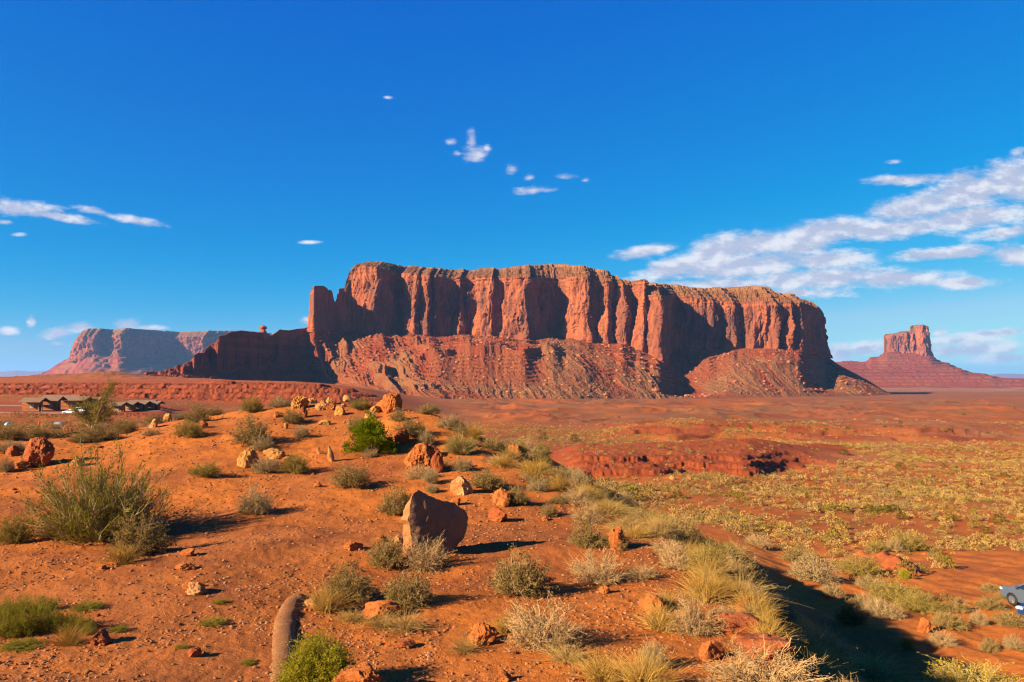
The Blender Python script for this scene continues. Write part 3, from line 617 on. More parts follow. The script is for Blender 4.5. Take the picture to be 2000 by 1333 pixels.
# pedestal of the spire
ped = np.exp(-((TX - 275 * 1500 / FPX) / 24) ** 4) * sstep(TY, 1462, 1490) * sstep(TY, 1600, 1560)
TH = TH + body * bed * 0.7 * ridged(TX / 13, TY / 100, 2, 212)
TH = TH + body * (1.0 * fbm(TX / 16, TY / 16, 4, 211, 0.65) + 1.9 * np.maximum(fbm(TX / 6.5, TY / 7.5, 2, 213) - 0.30, 0) * 2.0)
TH = np.where((TY > tY_ + 80) & (TP > 660) & (TP < 1590), np.minimum(TH, 60), TH)
TH = TH - 34 * sstep(TP, 1670, 1775)
TH = TH + body * spur * (3.2 * ridged(TX / 17, TY / 70, 3, 231) + 1.0 * fbm(TX / 7, TY / 9, 3, 233))
scree = np.clip(0.35 + 1.2 * fbm(TX / 70, TY / 200, 3, 221) + 0.9 * sstep(rid, 0.2, 0.9) * (1 - spur) - bed * 0.5, 0, 1) * np.clip(1.25 - fr * 0.55, 0, 1)
scree = np.maximum(scree, 0.9 * np.exp(-((TP - 1095) / 55) ** 2)); scree = np.maximum(scree, sstep(fr, 0.25, 0.0) * 0.7 * sstep(TP, 640, 760)); scree = scree * (1 - 0.9 * spur)
talus = sheet('talus_slope', np.stack([TX, TY, TH], -1) - LOC, [MT], mesa, dict(scree=scree, step=bed), False)
# fallen blocks, strewn on the talus
def icos(sub):
    bm = bmesh.new(); bmesh.ops.create_icosphere(bm, subdivisions=sub, radius=1.0)
    V = np.array([v.co[:] for v in bm.verts]); F = np.array([[v.index for v in f.verts] for f in bm.faces]); bm.free(); return V, F
ICO = {k: icos(k) for k in (1, 2, 3, 4, 5)}
def blocks(n, place, smin, smax, seed, sub=1, flat=0.7):
    rs = np.random.RandomState(seed); V0, F0 = ICO[sub]; VV, FF = [], []
    for k in range(n):
        x, y, z = place(rs); s = smin * (smax / smin) ** (rs.rand() ** 2.6)
        v = V0 * (1 + 0.35 * (rs.rand(len(V0), 1) - 0.5)) * s * np.array([1, 0.6 + 0.6 * rs.rand(), flat * (0.6 + 0.6 * rs.rand())])
        a = rs.rand() * 6.28; ca, sa = math.cos(a), math.sin(a)
        v = np.stack([v[:, 0] * ca - v[:, 1] * sa, v[:, 0] * sa + v[:, 1] * ca, v[:, 2]], 1) + (x, y, z + s * 0.15)
        VV.append(v); FF.append(F0 + k * len(V0))
    return np.concatenate(VV), np.concatenate(FF)
def tal_z(x, y):
    j = np.interp(x / y, aa, np.arange(len(aa))); i = np.interp(y, yy, np.arange(len(yy))); return TH[int(i), int(j)]
def pl_tal(rs):
    while True:
        px = 620 + 1080 * rs.rand(); f = rs.rand() ** 0.8
        t_ = max(float(TOPY(px)), float(FOOTY(px)) + 60)
        y_ = float(FOOTY(px)) + (0.02 + 0.9 * f) * (t_ - float(FOOTY(px))); x_ = y_ * P2A(px)
        if perlin(x_ / 60, y_ / 60, 7) > -0.12: return x_, y_, tal_z(x_, y_)
def mat_block(name, c1, c2, sc, bd):
    m, g = newmat(name); p = g.pos(); n = g.noise(p, sc, 5, 0.65)
    c = g.mix(g.ss(n, 0.35, 0.65), c1, c2)
    finish(g, c, 0.9, bump(g, g.noise(p, sc * 3, 5, 0.7), bd, 0.8), 0.12); return m
MBLK = mat_block('fallen_block', (0.38, 0.115, 0.042), (0.50, 0.205, 0.085), 0.2, 1.0)
bv, bf = blocks(2200, pl_tal, 0.8, 5.0, 5)
blk = obj('rubble', mesh('rubble', bv - LOC, bf, [MBLK]), mesa); tagp(blk, kind='stuff')

# balanced rock on the spur left of the mesa
def lathe_rock(name, prof, mat, parent, loc, seed, seg=28, amp=0.12):
    th = np.linspace(0, 2 * np.pi, seg, endpoint=False); zs = np.array([p[0] for p in prof]); rs_ = np.array([p[1] for p in prof])
    zi = np.linspace(zs[0], zs[-1], 40); ri = np.interp(zi, zs, rs_)
    pts = np.stack([np.cos(th)[None] * ri[:, None], np.sin(th)[None] * ri[:, None], zi[:, None] + 0 * th[None]], -1)
    n = perlin3(pts * 0.22, seed) + 0.5 * perlin3(pts * 0.6, seed + 2)
    pts[..., :2] *= (1 + amp * 2 * n)[..., None]
    nr, ns = len(zi), seg; i = np.arange(nr * ns).reshape(nr, ns); j = np.roll(i, -1, 1)
    F = np.stack([i[:-1], j[:-1], j[1:], i[1:]], -1).reshape(-1, 4)
    V = np.concatenate([pts.reshape(-1, 3), [[0, 0, zi[-1]]]]); top = np.stack([i[-1], j[-1], np.full(ns, len(V) - 1)], -1)
    return obj(name, mesh(name, V + np.array(loc), [F, top], [mat], True, dict(lay=np.full(len(V), 0.1), varnish=np.zeros(len(V)))), parent)
hx, hY = ray(514, 650)[0] * 1318, 1318
lathe_rock('balanced_rock', [(-8, 7.5), (0, 6.5), (4, 4.6), (7, 6.2), (9, 4.2), (11, 3.6), (12, 5.6), (15, 6.2), (17, 4.0), (18.5, 1.5)], MC, mesa, np.array([hx, hY, zat(656, hY)]) - LOC, 3)

# ---- the hazy mesa on the left and the butte on the right
far_mesa = empty('mesa', (-2650, 5300, -50)); L2 = np.array([-2650, 5300, -50.0])
C2 = [(142,5420),(147,5300),(152,5230),(165,5195),(186,5180),(190,5250),(213,5330),(220,5290),(230,5225),(238,5215),(244,5275),(262,5360),(300,5560),(335,5720),(345,5730),(362,5650),(400,5560),(404,5620),(430,5700),(470,5820),(520,5960),(600,6100),(640,6300)]
B2 = tab((142,698),(190,696),(230,690),(250,694),(300,703),(340,700),(400,698),(640,700))
E2 = tab((142,697),(147,680),(152,662),(160,656),(300,657),(640,664)); S2 = tab((142,696),(147,676),(152,656),(158,648),(166,643.5),(230,643),(300,645.5),(380,648),(470,646),(520,651),(640,656))
(c2, a2), (k2, b2), (m2x, m2y, m2p, _) = wall(C2, 90.0, B2, E2, S2, tab((142,8),(160,40),(200,90),(640,110)), tab((142,20),(200,500),(640,500)), 4.0, 90, 26, 16.0, 300, smoothY=220, foot=35, batter=26, capmask=tab((0,1),(700,1)))
sheet('cliff', c2 - L2, [MC], far_mesa, a2); sheet('rim_slope', k2 - L2, [MCAP], far_mesa, b2)
aa2 = P2A(np.arange(20, 640, 1.1)); yy2 = np.concatenate([np.arange(4550, 5950, 7.0), np.arange(5950, 7000, 60)])
T2Y = tab((20,5450),(100,5500),(142,5440),(155,5240),(186,5190),(215,5320),(234,5230),(262,5370),(300,5560),(335,5720),(400,5570),(640,6250))
T2P = tab((20,745),(60,740),(75,738),(88,730),(100,725),(112,716),(125,708),(135,702),(143,697),(190,694),(230,688),(250,692),(300,701),(340,698),(400,697),(640,700))
F2Y = tab((20,5300),(75,5250),(130,4900),(190,4760),(234,4700),(300,4880),(360,5100),(640,5600))
def t2cols(px):
    f, t_ = F2Y(px), T2Y(px); tz = zat(T2P(px), t_)
    return [(4400, -62), (f, -52), (f + .5 * (t_ - f), -52 + 0.42 * (tz + 52)), (t_ - 10, tz), (t_ + 160, tz + 4), (t_ + 900, tz - 60 if px > 142 else -60)]
H2 = talus_field(aa2, yy2, t2cols); H2 = smooth1(smooth1(H2, 3, 0), 4, 1)
Y2 = np.repeat(yy2[:, None], len(aa2), 1); X2 = Y2 * aa2
H2 = H2 + sstep(H2, -50, -20) * (11 * ridged(X2 / 120 + 0.0, Y2 / 900, 3, 320) - 4 + 5 * fbm(X2 / 40, Y2 / 40, 3, 321))
H2 = H2 + 0.7 * (terrace(H2 + 100, 38, 0.8) - 100 - H2) * sstep(fbm(X2 / 300, Y2 / 300, 2, 323), -0.1, 0.3)
sheet('talus_slope', np.stack([X2, Y2, H2], -1) - L2, [MT], far_mesa, dict(scree=0.8 * sstep(fbm(X2 / 200, Y2 / 600, 3, 325), -0.2, 0.3), step=0.3 + 0 * X2))
tagp(far_mesa, 'flat topped mesa half in blue shade far behind the cabins', 'mesa')

butte = empty('butte', (2450, 4600, -60)); L3 = np.array([2450, 4600, -60.0])
C3 = [(1731,4760),(1732,4680),(1735,4630),(1740,4612),(1746,4608),(1748,4622),(1755,4610),(1762,4600),(1770,4606),(1772,4618),(1780,4604),(1786,4612),(1789,4606),(1792,4560),(1800,4548),(1808,4555),(1812,4600),(1813,4680),(1813,4780)]
B3 = tab((1731,688),(1760,684),(1790,690),(1813,692)); E3 = tab((1731,660),(1733,656),(1738,653.5),(1746,654),(1749,658),(1757,656),(1763,651),(1772,649),(1776,647.5),(1778,652),(1783,654),(1787,653),(1789,656),(1791,640),(1795,636),(1808,637),(1811,642),(1813,668))
S3 = tab((1731,659),(1733,655),(1738,652),(1746,653),(1748,657),(1757,655),(1763,650),(1771,648),(1775,646),(1777,651),(1781,653),(1783,650),(1785,653),(1789,655),(1790,637),(1795,634.5),(1807,634.5),(1811,640),(1813,666))
(c3, a3), (k3, b3), _q = wall(C3, 40.0, B3, E3, S3, tab((1731,10),(1813,10)), tab((1731,30),(1760,120),(1813,30)), 1.6, 110, 10, 9.0, 400, smoothY=20, foot=40, batter=18)
sheet('cliff', c3 - L3, [MC], butte, a3); sheet('rim_slope', k3 - L3, [MCAP], butte, b3)
aa3 = P2A(np.arange(1560, 2010, 0.8)); yy3 = np.concatenate([np.arange(3500, 4800, 7.0), np.arange(4800, 5400, 30)])
T3P = tab((1560,714),(1620,709),(1644,706),(1694,706.5),(1698,698),(1716,697),(1722,691),(1732,687),(1812,691),(1816,692),(1832,704),(1836,706),(1852,710),(1868,718),(1888,727),(1930,733),(1945,738),(2010,741))
def t3cols(px):
    tz = zat(T3P(px), 4590); b1 = min(zat(721, 4180), tz - 1); b2_ = min(zat(737, 3800), b1 - 1)
    k = sstep(np.array(px), 1960, 1850)
    return [(3400, -58), (3560, -56), (3640, -52), (3760, b2_ - 8), (3800, b2_), (3960, b2_ + 4), (4150, b1 - 12), (4180, b1), (4290, b1 + 0.2 * (tz - b1)), (4590, tz), (4820, tz + 1), (5000, tz - 60), (5400, -60)]
H3 = talus_field(aa3, yy3, t3cols); H3 = smooth1(smooth1(H3, 2, 0), 3, 1)
Y3 = np.repeat(yy3[:, None], len(aa3), 1); X3 = Y3 * aa3
H3 = H3 + sstep(H3, -55, -30) * (1.3 * ridged(X3 / 75, Y3 / 500, 2, 420) - .5 + 1.6 * fbm(X3 / 25, Y3 / 25, 3, 421))
H3 = H3 + 0.55 * (terrace(H3 + 100 + 2 * fbm(X3 / 90, Y3 / 90, 2, 425), 17, 0.8) - 100 - H3)
sheet('talus_slope', np.stack([X3, Y3, H3], -1) - L3, [MT], butte, dict(scree=0.45 * sstep(fbm(X3 / 200, Y3 / 300, 3, 426), 0.0, 0.4), step=0.55 + 0 * X3))
tagp(butte, 'lone red butte with a square tower on stepped slopes far away', 'butte')

# far hills on the horizon
def hills(name, px0, px1, Y, prof, seed):
    px = np.linspace(px0, px1, 260); z = np.array([zat(p, Y) for p in prof(px)]); a = np.array([ray(p, 730)[0] for p in px])
    fr_ = np.array([-1.0, -0.7, -0.4, -0.2, 0, 0.3, 1.0])[:, None]
    hz = np.array([0, 0.3, 0.62, 0.88, 1, 0.8, 0])[:, None]
    yv = Y + fr_ * 1800 + 0 * px; zv = -90 + (z + 90) * hz
    zv = zv + 26 * fbm(px / 5, fr_ * 3 + 0 * px, 4, seed) * np.sin(np.pi * hz * 0.9)
    o = sheet(name, np.stack([a * yv, yv, zv], -1), [MT], None, dict(scree=0 * zv + .3, step=0 * zv)); tagp(o, kind='structure'); return o
hills('hills', -420, 150, 23000, tab((-420,729),(-200,724),(0,727),(28,724),(60,726),(84,725),(110,731),(150,739)), 501)
hills('hills', 1800, 2500, 25000, tab((1800,736),(1890,734.5),(1940,731.5),(1955,730),(2000,731),(2100,729),(2300,730),(2500,733)), 505)

# the air: thin haze
hz = newmat('thin_haze')
pv = hz[1].n('ShaderNodeVolumePrincipled', {'Color': (0.26, 0.52, 1.0, 1), 'Density': 3.3e-5, 'Anisotropy': 0.1})
hz[1].n('ShaderNodeOutputMaterial', {'Volume': pv.outputs[0]})
bm = bmesh.new(); bmesh.ops.create_cube(bm, size=1.0); mh = bpy.data.meshes.new('haze'); bm.to_mesh(mh); bm.free()
mh.materials.append(hz[0]); ho = obj('haze', mh); ho.scale = (110000, 70000, 515); ho.location = (0, 0, 157)
tagp(ho, kind='stuff')

# ---------------------------------------------------------------- plants
WARM = (1.26 * KA, 1.03 * KA, 0.70 * KA)
def leafmat(name, c1, c2, trans=0.25, rough=0.75):
    m, g = newmat(name)
    rnd = g.n('ShaderNodeObjectInfo').outputs['Random']
    n = g.noise(g.obj(), 9.0, 3, 0.6)
    f = g.math('ADD', g.math('MULTIPLY', rnd, 0.5), g.ss(n, 0.3, 0.7, -0.1, 0.6), clamp=True)
    c = g.mix(f, tuple(v * w for v, w in zip(c1, WARM)), tuple(v * w for v, w in zip(c2, WARM)))
    d = g.n('ShaderNodeBsdfDiffuse', {'Color': c, 'Roughness': 0.5}); t = g.n('ShaderNodeBsdfTranslucent', {'Color': c})
    mx = g.n('ShaderNodeMixShader', {0: trans, 1: d.outputs[0], 2: t.outputs[0]})
    g.n('ShaderNodeOutputMaterial', {'Surface': mx.outputs[0]}); return m
LM = dict(
 sage=(leafmat('olive_leaves', (0.21, 0.165, 0.055), (0.30, 0.235, 0.095)), leafmat('grey_twigs', (0.36, 0.27, 0.165), (0.50, 0.40, 0.26), 0.0)),
 green=(leafmat('green_leaves', (0.20, 0.185, 0.040), (0.30, 0.255, 0.065)), leafmat('tan_twigs', (0.32, 0.25, 0.11), (0.46, 0.36, 0.18), 0.0)),
 grey=(leafmat('ash_leaves', (0.25, 0.20, 0.105), (0.36, 0.29, 0.175)), leafmat('pale_twigs', (0.42, 0.33, 0.215), (0.56, 0.46, 0.32), 0.0)),
 twig=(leafmat('dry_leaves', (0.30, 0.215, 0.10), (0.38, 0.29, 0.155)), leafmat('bare_twigs', (0.42, 0.30, 0.185), (0.58, 0.44, 0.29), 0.0)),
 grass=(leafmat('dry_grass', (0.54, 0.37, 0.105), (0.66, 0.49, 0.18), 0.35), None),
 straw=(leafmat('straw_grass', (0.48, 0.35, 0.13), (0.62, 0.48, 0.24), 0.35), None),
 gold=(leafmat('golden_leaves', (0.42, 0.30, 0.105), (0.56, 0.42, 0.18), 0.3), None),
 dark=(leafmat('dark_sprays', (0.085, 0.085, 0.014), (0.15, 0.135, 0.028), 0.15), None),
 broom=(leafmat('broom_sprays', (0.165, 0.18, 0.014), (0.27, 0.27, 0.028), 0.3), leafmat('white_branches', (0.42, 0.34, 0.22), (0.62, 0.52, 0.36), 0.0)),
 juniper=(leafmat('juniper_sprays', (0.095, 0.155, 0.004), (0.22, 0.285, 0.010), 0.3), leafmat('juniper_wood', (0.16, 0.11, 0.07), (0.26, 0.19, 0.12), 0.0)),
 lime=(leafmat('lime_sprigs', (0.27, 0.30, 0.018), (0.42, 0.42, 0.040), 0.3), leafmat('lime_stems', (0.40, 0.36, 0.07), (0.52, 0.45, 0.13), 0.0)),
 tree=(leafmat('olive_sprays', (0.22, 0.205, 0.030), (0.34, 0.29, 0.055), 0.25), leafmat('tree_bark', (0.34, 0.24, 0.14), (0.48, 0.36, 0.22), 0.0)),
 weed=(leafmat('weed_leaves', (0.16, 0.20, 0.012), (0.28, 0.29, 0.030), 0.3), leafmat('weed_stems', (0.25, 0.24, 0.06), (0.36, 0.31, 0.10), 0.0)),
 yellow=(leafmat('yellow_leaves', (0.33, 0.29, 0.030), (0.46, 0.39, 0.06), 0.3), leafmat('yellow_stems', (0.44, 0.36, 0.20), (0.58, 0.48, 0.30), 0.0)),
)
FLOWER = leafmat('yellow_blossom', (0.62, 0.46, 0.01), (0.75, 0.58, 0.03), 0.2)

class Tubes:
    """collects thin tapering stems and small leaf blades"""
    def __init__(s): s.V, s.F, s.Q, s.n = [], [], [], 0
    def stem(s, P, r0, r1, sides=3):
        P = np.asarray(P, float); k = len(P); T = np.gradient(P, axis=0); T /= np.linalg.norm(T, axis=1)[:, None] + 1e-9
        up = np.array([0.31, 0.17, 0.93]); A = np.cross(T, up); A /= np.linalg.norm(A, axis=1)[:, None] + 1e-9; B = np.cross(T, A)
        r = np.linspace(r0, r1, k)[:, None, None]; th = np.arange(sides) * 2 * np.pi / sides
        V = P[:, None] + r * (np.cos(th)[None, :, None] * A[:, None] + np.sin(th)[None, :, None] * B[:, None])
        i = np.arange(k * sides).reshape(k, sides) + s.n; j = np.roll(i, -1, 1)
        s.V.append(V.reshape(-1, 3)); s.F.append(np.stack([i[:-1], j[:-1], j[1:], i[1:]], -1).reshape(-1, 4)); s.n += k * sides
    def blades(s, C, D, L, W, rs):
        """leaf quads at C along D"""
        C = np.asarray(C, float); m = len(C)
        if m == 0: return
        D = D / (np.linalg.norm(D, axis=1)[:, None] + 1e-9); N = np.cross(D, rs.normal(size=(m, 3))); N /= np.linalg.norm(N, axis=1)[:, None] + 1e-9
        L = np.broadcast_to(L, (m,))[:, None]; W = np.broadcast_to(W, (m,))[:, None]
        V = np.stack([C - N * W * .5, C + D * L * .5 - N * W * .55, C + D * L, C + D * L * .5 + N * W * .55], 1)
        s.V.append(V.reshape(-1, 3)); s.F.append(np.arange(4 * m).reshape(m, 4) + s.n); s.n += 4 * m
    def mesh(s, name, mat):
        return mesh(name, np.concatenate(s.V), np.concatenate(s.F), [mat], False)
def unit(th, el): return np.array([math.cos(th) * math.cos(el), math.sin(th) * math.cos(el), math.sin(el)])

def shrub(kind, seed, mains=120, twigs=9, leaves=6, lsize=0.034, lw=0.017, r=0.0055, el0=-4, el1=90, crooked=0.05, bare=0.0, tip=1.0):
    """a dense dome of width 1 and height about 0.8: stems fork into twigs that end in a rounded shell, twigs carry leaves"""
    rs = np.random.RandomState(seed); st, lf = Tubes(), Tubes(); C, D = [], []
    lob = rs.normal(size=(7, 3)); lob /= np.linalg.norm(lob, axis=1)[:, None]; lob[:, 2] = np.abs(lob[:, 2]) * .7; lam = rs.uniform(-.16, .20, 7)
    s0, s1 = math.sin(R(el0)), math.sin(R(el1))
    for k in range(mains):
        th = rs.rand() * 6.283; el = math.asin(s0 + (s1 - s0) * rs.rand() ** 0.9); d = unit(th, el); env = 1 / math.sqrt((d[0] ** 2 + d[1] ** 2) / 0.25 + d[2] ** 2 / 0.60)
        env *= 1 + sum(a_ * math.exp(6 * (float(d @ l_) - 1)) for a_, l_ in zip(lam, lob)); ln = env * (0.72 + 0.26 * rs.rand() * tip + .06 * (rs.rand() < .08))
        p0 = np.array([rs.normal() * 0.07, rs.normal() * 0.07, -0.03]); t = np.linspace(0, 1, 6)[:, None]; end = np.array([0, 0, .06]) + d * ln
        P = p0 + (end - p0) * t + np.array([0, 0, 1.0]) * 0.12 * (1 - d[2]) * np.sin(np.pi * t) * ln + np.cumsum(rs.normal(size=(6, 3)) * crooked * 0.35 * ln, 0) * t
        P[:, 2] = np.maximum(P[:, 2], -.03); st.stem(P, r * (0.9 + 0.8 * rs.rand()), r * 0.35)
        for q in range(twigs):
            s_ = 0.38 + 0.62 * (q + rs.rand()) / twigs; i = min(int(s_ * 5), 4); b = P[i] + (P[i + 1] - P[i]) * (s_ * 5 - i)
            dd = d * 0.7 + rs.normal(size=3) * 0.62 + np.array([0, 0, 0.22]); dd /= np.linalg.norm(dd); tl = (0.06 + 0.10 * rs.rand())
            Q = np.array([b, b + dd * tl * .55 + rs.normal(size=3) * .012, b + dd * tl + rs.normal(size=3) * .022])
            if Q[2, 2] < 0.0: continue
            st.stem(Q, r * 0.55, r * 0.24)
            if rs.rand() < bare: continue
            w = 0.1 + 0.95 * rs.rand(leaves, 1); C.append(Q[0] + (Q[2] - Q[0]) * w + rs.normal(size=(leaves, 3)) * 0.014); D.append(dd * 0.8 + rs.normal(size=(leaves, 3)) * 0.7)
    C, D = np.concatenate(C), np.concatenate(D); lf.blades(C, D, lsize * (0.6 + 0.8 * rs.rand(len(C))), lw * (0.7 + 0.6 * rs.rand(len(C))), rs)
    return [('stem', st.mesh('stem', LM[kind][1])), ('foliage', lf.mesh('foliage', LM[kind][0]))]
def tuft(kind, seed, n=260, spread=0.55, w=0.009, droop=0.35):
    """grass tuft of width about 1 and height about 0.9"""
    rs = np.random.RandomState(seed); st = Tubes()
    for k in range(n):
        th = rs.rand() * 6.283; el = R(88) - abs(rs.normal()) * R(32) * spread / 0.55; el = max(el, R(14)); d = unit(th, el); ln = 0.45 + 0.5 * rs.rand()
        p0 = np.array([rs.normal() * 0.10, rs.normal() * 0.10, -0.02]); t = np.linspace(0, 1, 5)[:, None]
        out = np.array([math.cos(th), math.sin(th), -0.8]) * droop * ln
        P = p0 + d * ln * t + out * t ** 2.6 * rs.rand(); st.stem(P, w * (0.5 + 0.5 * rs.rand()), w * 0.12, 3)
        if rs.rand() < 0.10:
            for q in range(4): st.stem([P[-1 - q % 2], P[-1 - q % 2] + rs.normal(size=3) * 0.035 + (0, 0, .02)], w * 0.5, w * 0.2)
    return [('', st.mesh('grass_tuft', LM[kind][0]))]
def clumpy(kind, seed, wood, clumps, per, csize, llen, lw):
    """evergreen: crooked limbs, each ending in dense little sprays"""
    rs = np.random.RandomState(seed); st, lf = Tubes(), Tubes()
    for k in range(wood):
        th = rs.rand() * 6.283; el = R(15) + rs.rand() * R(72); d = unit(th, el); env = 1 / math.sqrt((d[0] ** 2 + d[1] ** 2) / 0.25 + d[2] ** 2 / 0.56); t = np.linspace(0, 1, 6)[:, None]
        P = np.array([0, 0, 0.0]) + d * env * 0.85 * t + np.cumsum(rs.normal(size=(6, 3)) * 0.02, 0); st.stem(P, 0.022, 0.006, 4)
    for k in range(clumps):
        th = rs.rand() * 6.283; el = R(2) + (rs.rand() ** 0.9) * R(86); d = unit(th, el); env = 1 / math.sqrt((d[0] ** 2 + d[1] ** 2) / 0.25 + d[2] ** 2 / 0.56)
        env *= 0.80 + 0.22 * math.sin(3 * th + seed) * math.cos(5 * el + seed) + 0.10 * rs.normal(); c = d * env * (0.45 + 0.55 * rs.rand() ** 0.4); c[2] = max(c[2], 0.05)
        m = per; C = c + rs.normal(size=(m, 3)) * csize * np.array([0.5, 0.5, 0.42]); Dv = (C - c) / csize * 0.8 + d * 0.5 + np.array([0, 0, 0.6]) + rs.normal(size=(m, 3)) * 0.25
        lf.blades(C, Dv, llen * (0.6 + 0.8 * rs.rand(m)), lw, rs)
    return [('stem', st.mesh('stem', LM[kind][1])), ('foliage', lf.mesh('foliage', LM[kind][0]))]
def broom(seed):
    """the large broom-like bush: long white branches fanning up, thin green sprays along their upper halves; width 1, height 0.85"""
    rs = np.random.RandomState(seed); st, lf = Tubes(), Tubes(); C, D = [], []
    for k in range(230):
        th = rs.rand() * 6.283; el = R(88) - rs.rand() ** 0.75 * R(80); d = unit(th, el); env = 1 / math.sqrt((d[0] ** 2 + d[1] ** 2) / 0.25 + d[2] ** 2 / 0.70)
        ln = env * (0.50 + 0.56 * rs.rand()); p0 = np.array([rs.normal() * .06, rs.normal() * .06, -.02]); t = np.linspace(0, 1, 8)[:, None]
        P = p0 + d * ln * t + np.array([0, 0, 1.0]) * 0.10 * (1 - d[2]) * t ** 2 + np.cumsum(rs.normal(size=(8, 3)) * 0.010, 0); st.stem(P, 0.0052 + .003 * rs.rand(), 0.0014, 3)
        for q in range(13):
            s_ = 0.22 + 0.78 * rs.rand(); i = min(int(s_ * 7), 6); b = P[i] + (P[i + 1] - P[i]) * (s_ * 7 - i)
            dd = d * 0.9 + rs.normal(size=3) * 0.38 + np.array([0, 0, 0.35]); dd /= np.linalg.norm(dd); tl = 0.06 + 0.12 * rs.rand()
            st.stem([b, b + dd * tl * .5 + rs.normal(size=3) * .006, b + dd * tl], 0.0020, 0.0008)
            m = 13; w = rs.rand(m, 1); C.append(b + dd * tl * (0.2 + 0.9 * w) + rs.normal(size=(m, 3)) * .006); D.append(dd + rs.normal(size=(m, 3)) * .35)
    C, D = np.concatenate(C), np.concatenate(D); lf.blades(C, D, 0.022 * (0.6 + 0.8 * rs.rand(len(C))), 0.0042, rs)
    return [('stem', st.mesh('stem', LM['broom'][1])), ('foliage', lf.mesh('foliage', LM['broom'][0]))]
def small_tree(seed):
    """the thin leaning tree; width 1, height 1"""
    rs = np.random.RandomState(seed); st, lf = Tubes(), Tubes(); C, D = [], []
    trunks = [((-.06, 0, 0), (-.20, .05, .62), .026), ((-.03, 0, 0), (.10, -.05, .70), .030), ((0, 0, 0), (.36, .0, .98), .032), ((.02, 0, 0), (.22, .12, .80), .024), ((-.05, 0, 0), (-.30, -.1, .42), .018), ((0, 0, 0), (.40, -.06, .60), .018)]
    for a, b, r0 in trunks:
        a, b = np.array(a), np.array(b); t = np.linspace(0, 1, 9)[:, None]; P = a + (b - a) * t + np.cumsum(rs.normal(size=(9, 3)) * .016, 0) * np.sin(np.pi * t * .9) + np.array([.05, 0, 0]) * np.sin(np.pi * t); st.stem(P, r0, .005, 5)
        for q in range(26):
            s_ = 0.25 + 0.75 * rs.rand(); i = min(int(s_ * 8), 7); b_ = P[i] + (P[i + 1] - P[i]) * (s_ * 8 - i); dd = (b - a) * .5 + rs.normal(size=3) * .55 + np.array([0, 0, .15]); dd /= np.linalg.norm(dd); tl = 0.06 + 0.15 * rs.rand() * (1.2 - s_ * .5)
            st.stem([b_, b_ + dd * tl * .5 + rs.normal(size=3) * .01, b_ + dd * tl], .005, .0015)
            m = 46; w = rs.rand(m, 1); C.append(b_ + dd * tl * (0.25 + .85 * w) + rs.normal(size=(m, 3)) * .022); D.append(dd * .7 + rs.normal(size=(m, 3)) * .6 + np.array([0, 0, .3]))
    C, D = np.concatenate(C), np.concatenate(D); lf.blades(C, D, 0.034 * (.6 + .8 * rs.rand(len(C))), .009, rs)
    return [('trunk', st.mesh('trunk', LM['tree'][1])), ('foliage', lf.mesh('foliage', LM['tree'][0]))]
def flowering(seed):
    parts = shrub('yellow', seed, 150, 10, 6, 0.024, 0.009, 0.0036, el0=12, crooked=0.05)
    rs = np.random.RandomState(seed + 1); me = parts[1][1]; n = len(me.vertices); co = np.empty(n * 3, F32); me.vertices.foreach_get('co', co); co = co.reshape(-1, 3)
    tip = co[co[:, 2] > 0.42]; tip = tip[rs.choice(len(tip), 700)]; lf = Tubes(); lf.blades(tip, rs.normal(size=(700, 3)) + (0, 0, 1), 0.013, 0.011, rs)
    return parts + [('blossom', lf.mesh('blossom', FLOWER))]

KIT = {
 'sage': [shrub('sage', 10 + k, 120, 9, 6) for k in range(4)],
 'green': [shrub('green', 20 + k, 130, 9, 6, 0.036, 0.011, 0.005, el0=4) for k in range(2)],
 'grey': [shrub('grey', 30 + k, 130, 9, 5, 0.028, 0.014, 0.006) for k in range(3)],
 'twig': [shrub('twig', 40 + k, 120, 11, 3, 0.026, 0.012, 0.0058, el0=-6, crooked=0.13, bare=0.3) for k in range(3)],
 'grass': [tuft('grass', 50 + k, 420, .62) for k in range(3)],
 'straw': [tuft('straw', 60 + k, 330, 0.8, 0.009, 0.6) for k in range(2)],
 'juniper': [clumpy('juniper', 71, 16, 150, 80, 0.062, 0.034, 0.013)],
 'lime': [shrub('lime', 80, 340, 11, 8, 0.028, 0.0125, 0.0036, el0=-14, crooked=0.10, tip=.6)],
 'weed': [shrub('weed', 90 + k, 90, 8, 7, 0.032, 0.012, 0.005, el0=12) for k in range(2)],
 'broom': [broom(100)], 'tree': [small_tree(111)], 'yellow': [flowering(120)],
}
HGT = dict(sage=.86, green=.86, grey=.86, twig=.86, grass=.88, straw=.75, juniper=.80, lime=.86, weed=.86, broom=.98, tree=1.02, yellow=.86)
RNG = random.Random(5)
used = {}
def plant(kind, px, py, w, h, label, name='shrub', cat='bush', group=None, var=None, rz=None, sink=0.02, ymin=4.0, ymax=1e9):
    p = hit(px, py, ymin, ymax)
    if p is None: print('no ground at', px, py, label); return
    x, y, z = p; s = y / FPX; wm, hm = w * s * 1.06, h * s * 1.04
    y2 = y + wm * 0.30; x2 = x * y2 / y                      # the base line seen is the near rim of the plant
    if abs(gz(x2, y2) - z) < 0.35 * hm: x, y, z = x2, y2, float(gz(x2, y2))
    KV = KIT[kind]; i = RNG.randrange(len(KV)) if var is None else var
    r = RNG.uniform(0, 6.28) if rz is None else rz
    sc = (wm, wm, hm / HGT[kind])
    if KV[0][0][0] == '':
        o = obj(name, KV[i][0][1]); o.location = (x, y, z - sink * hm); o.rotation_euler = (0, 0, r); o.scale = sc
    else:
        o = empty(name, (x, y, z - sink * hm), r); o.scale = sc
        for pn, me in KV[i]: obj(pn, me, o)
    tagp(o, label, cat, group); return o

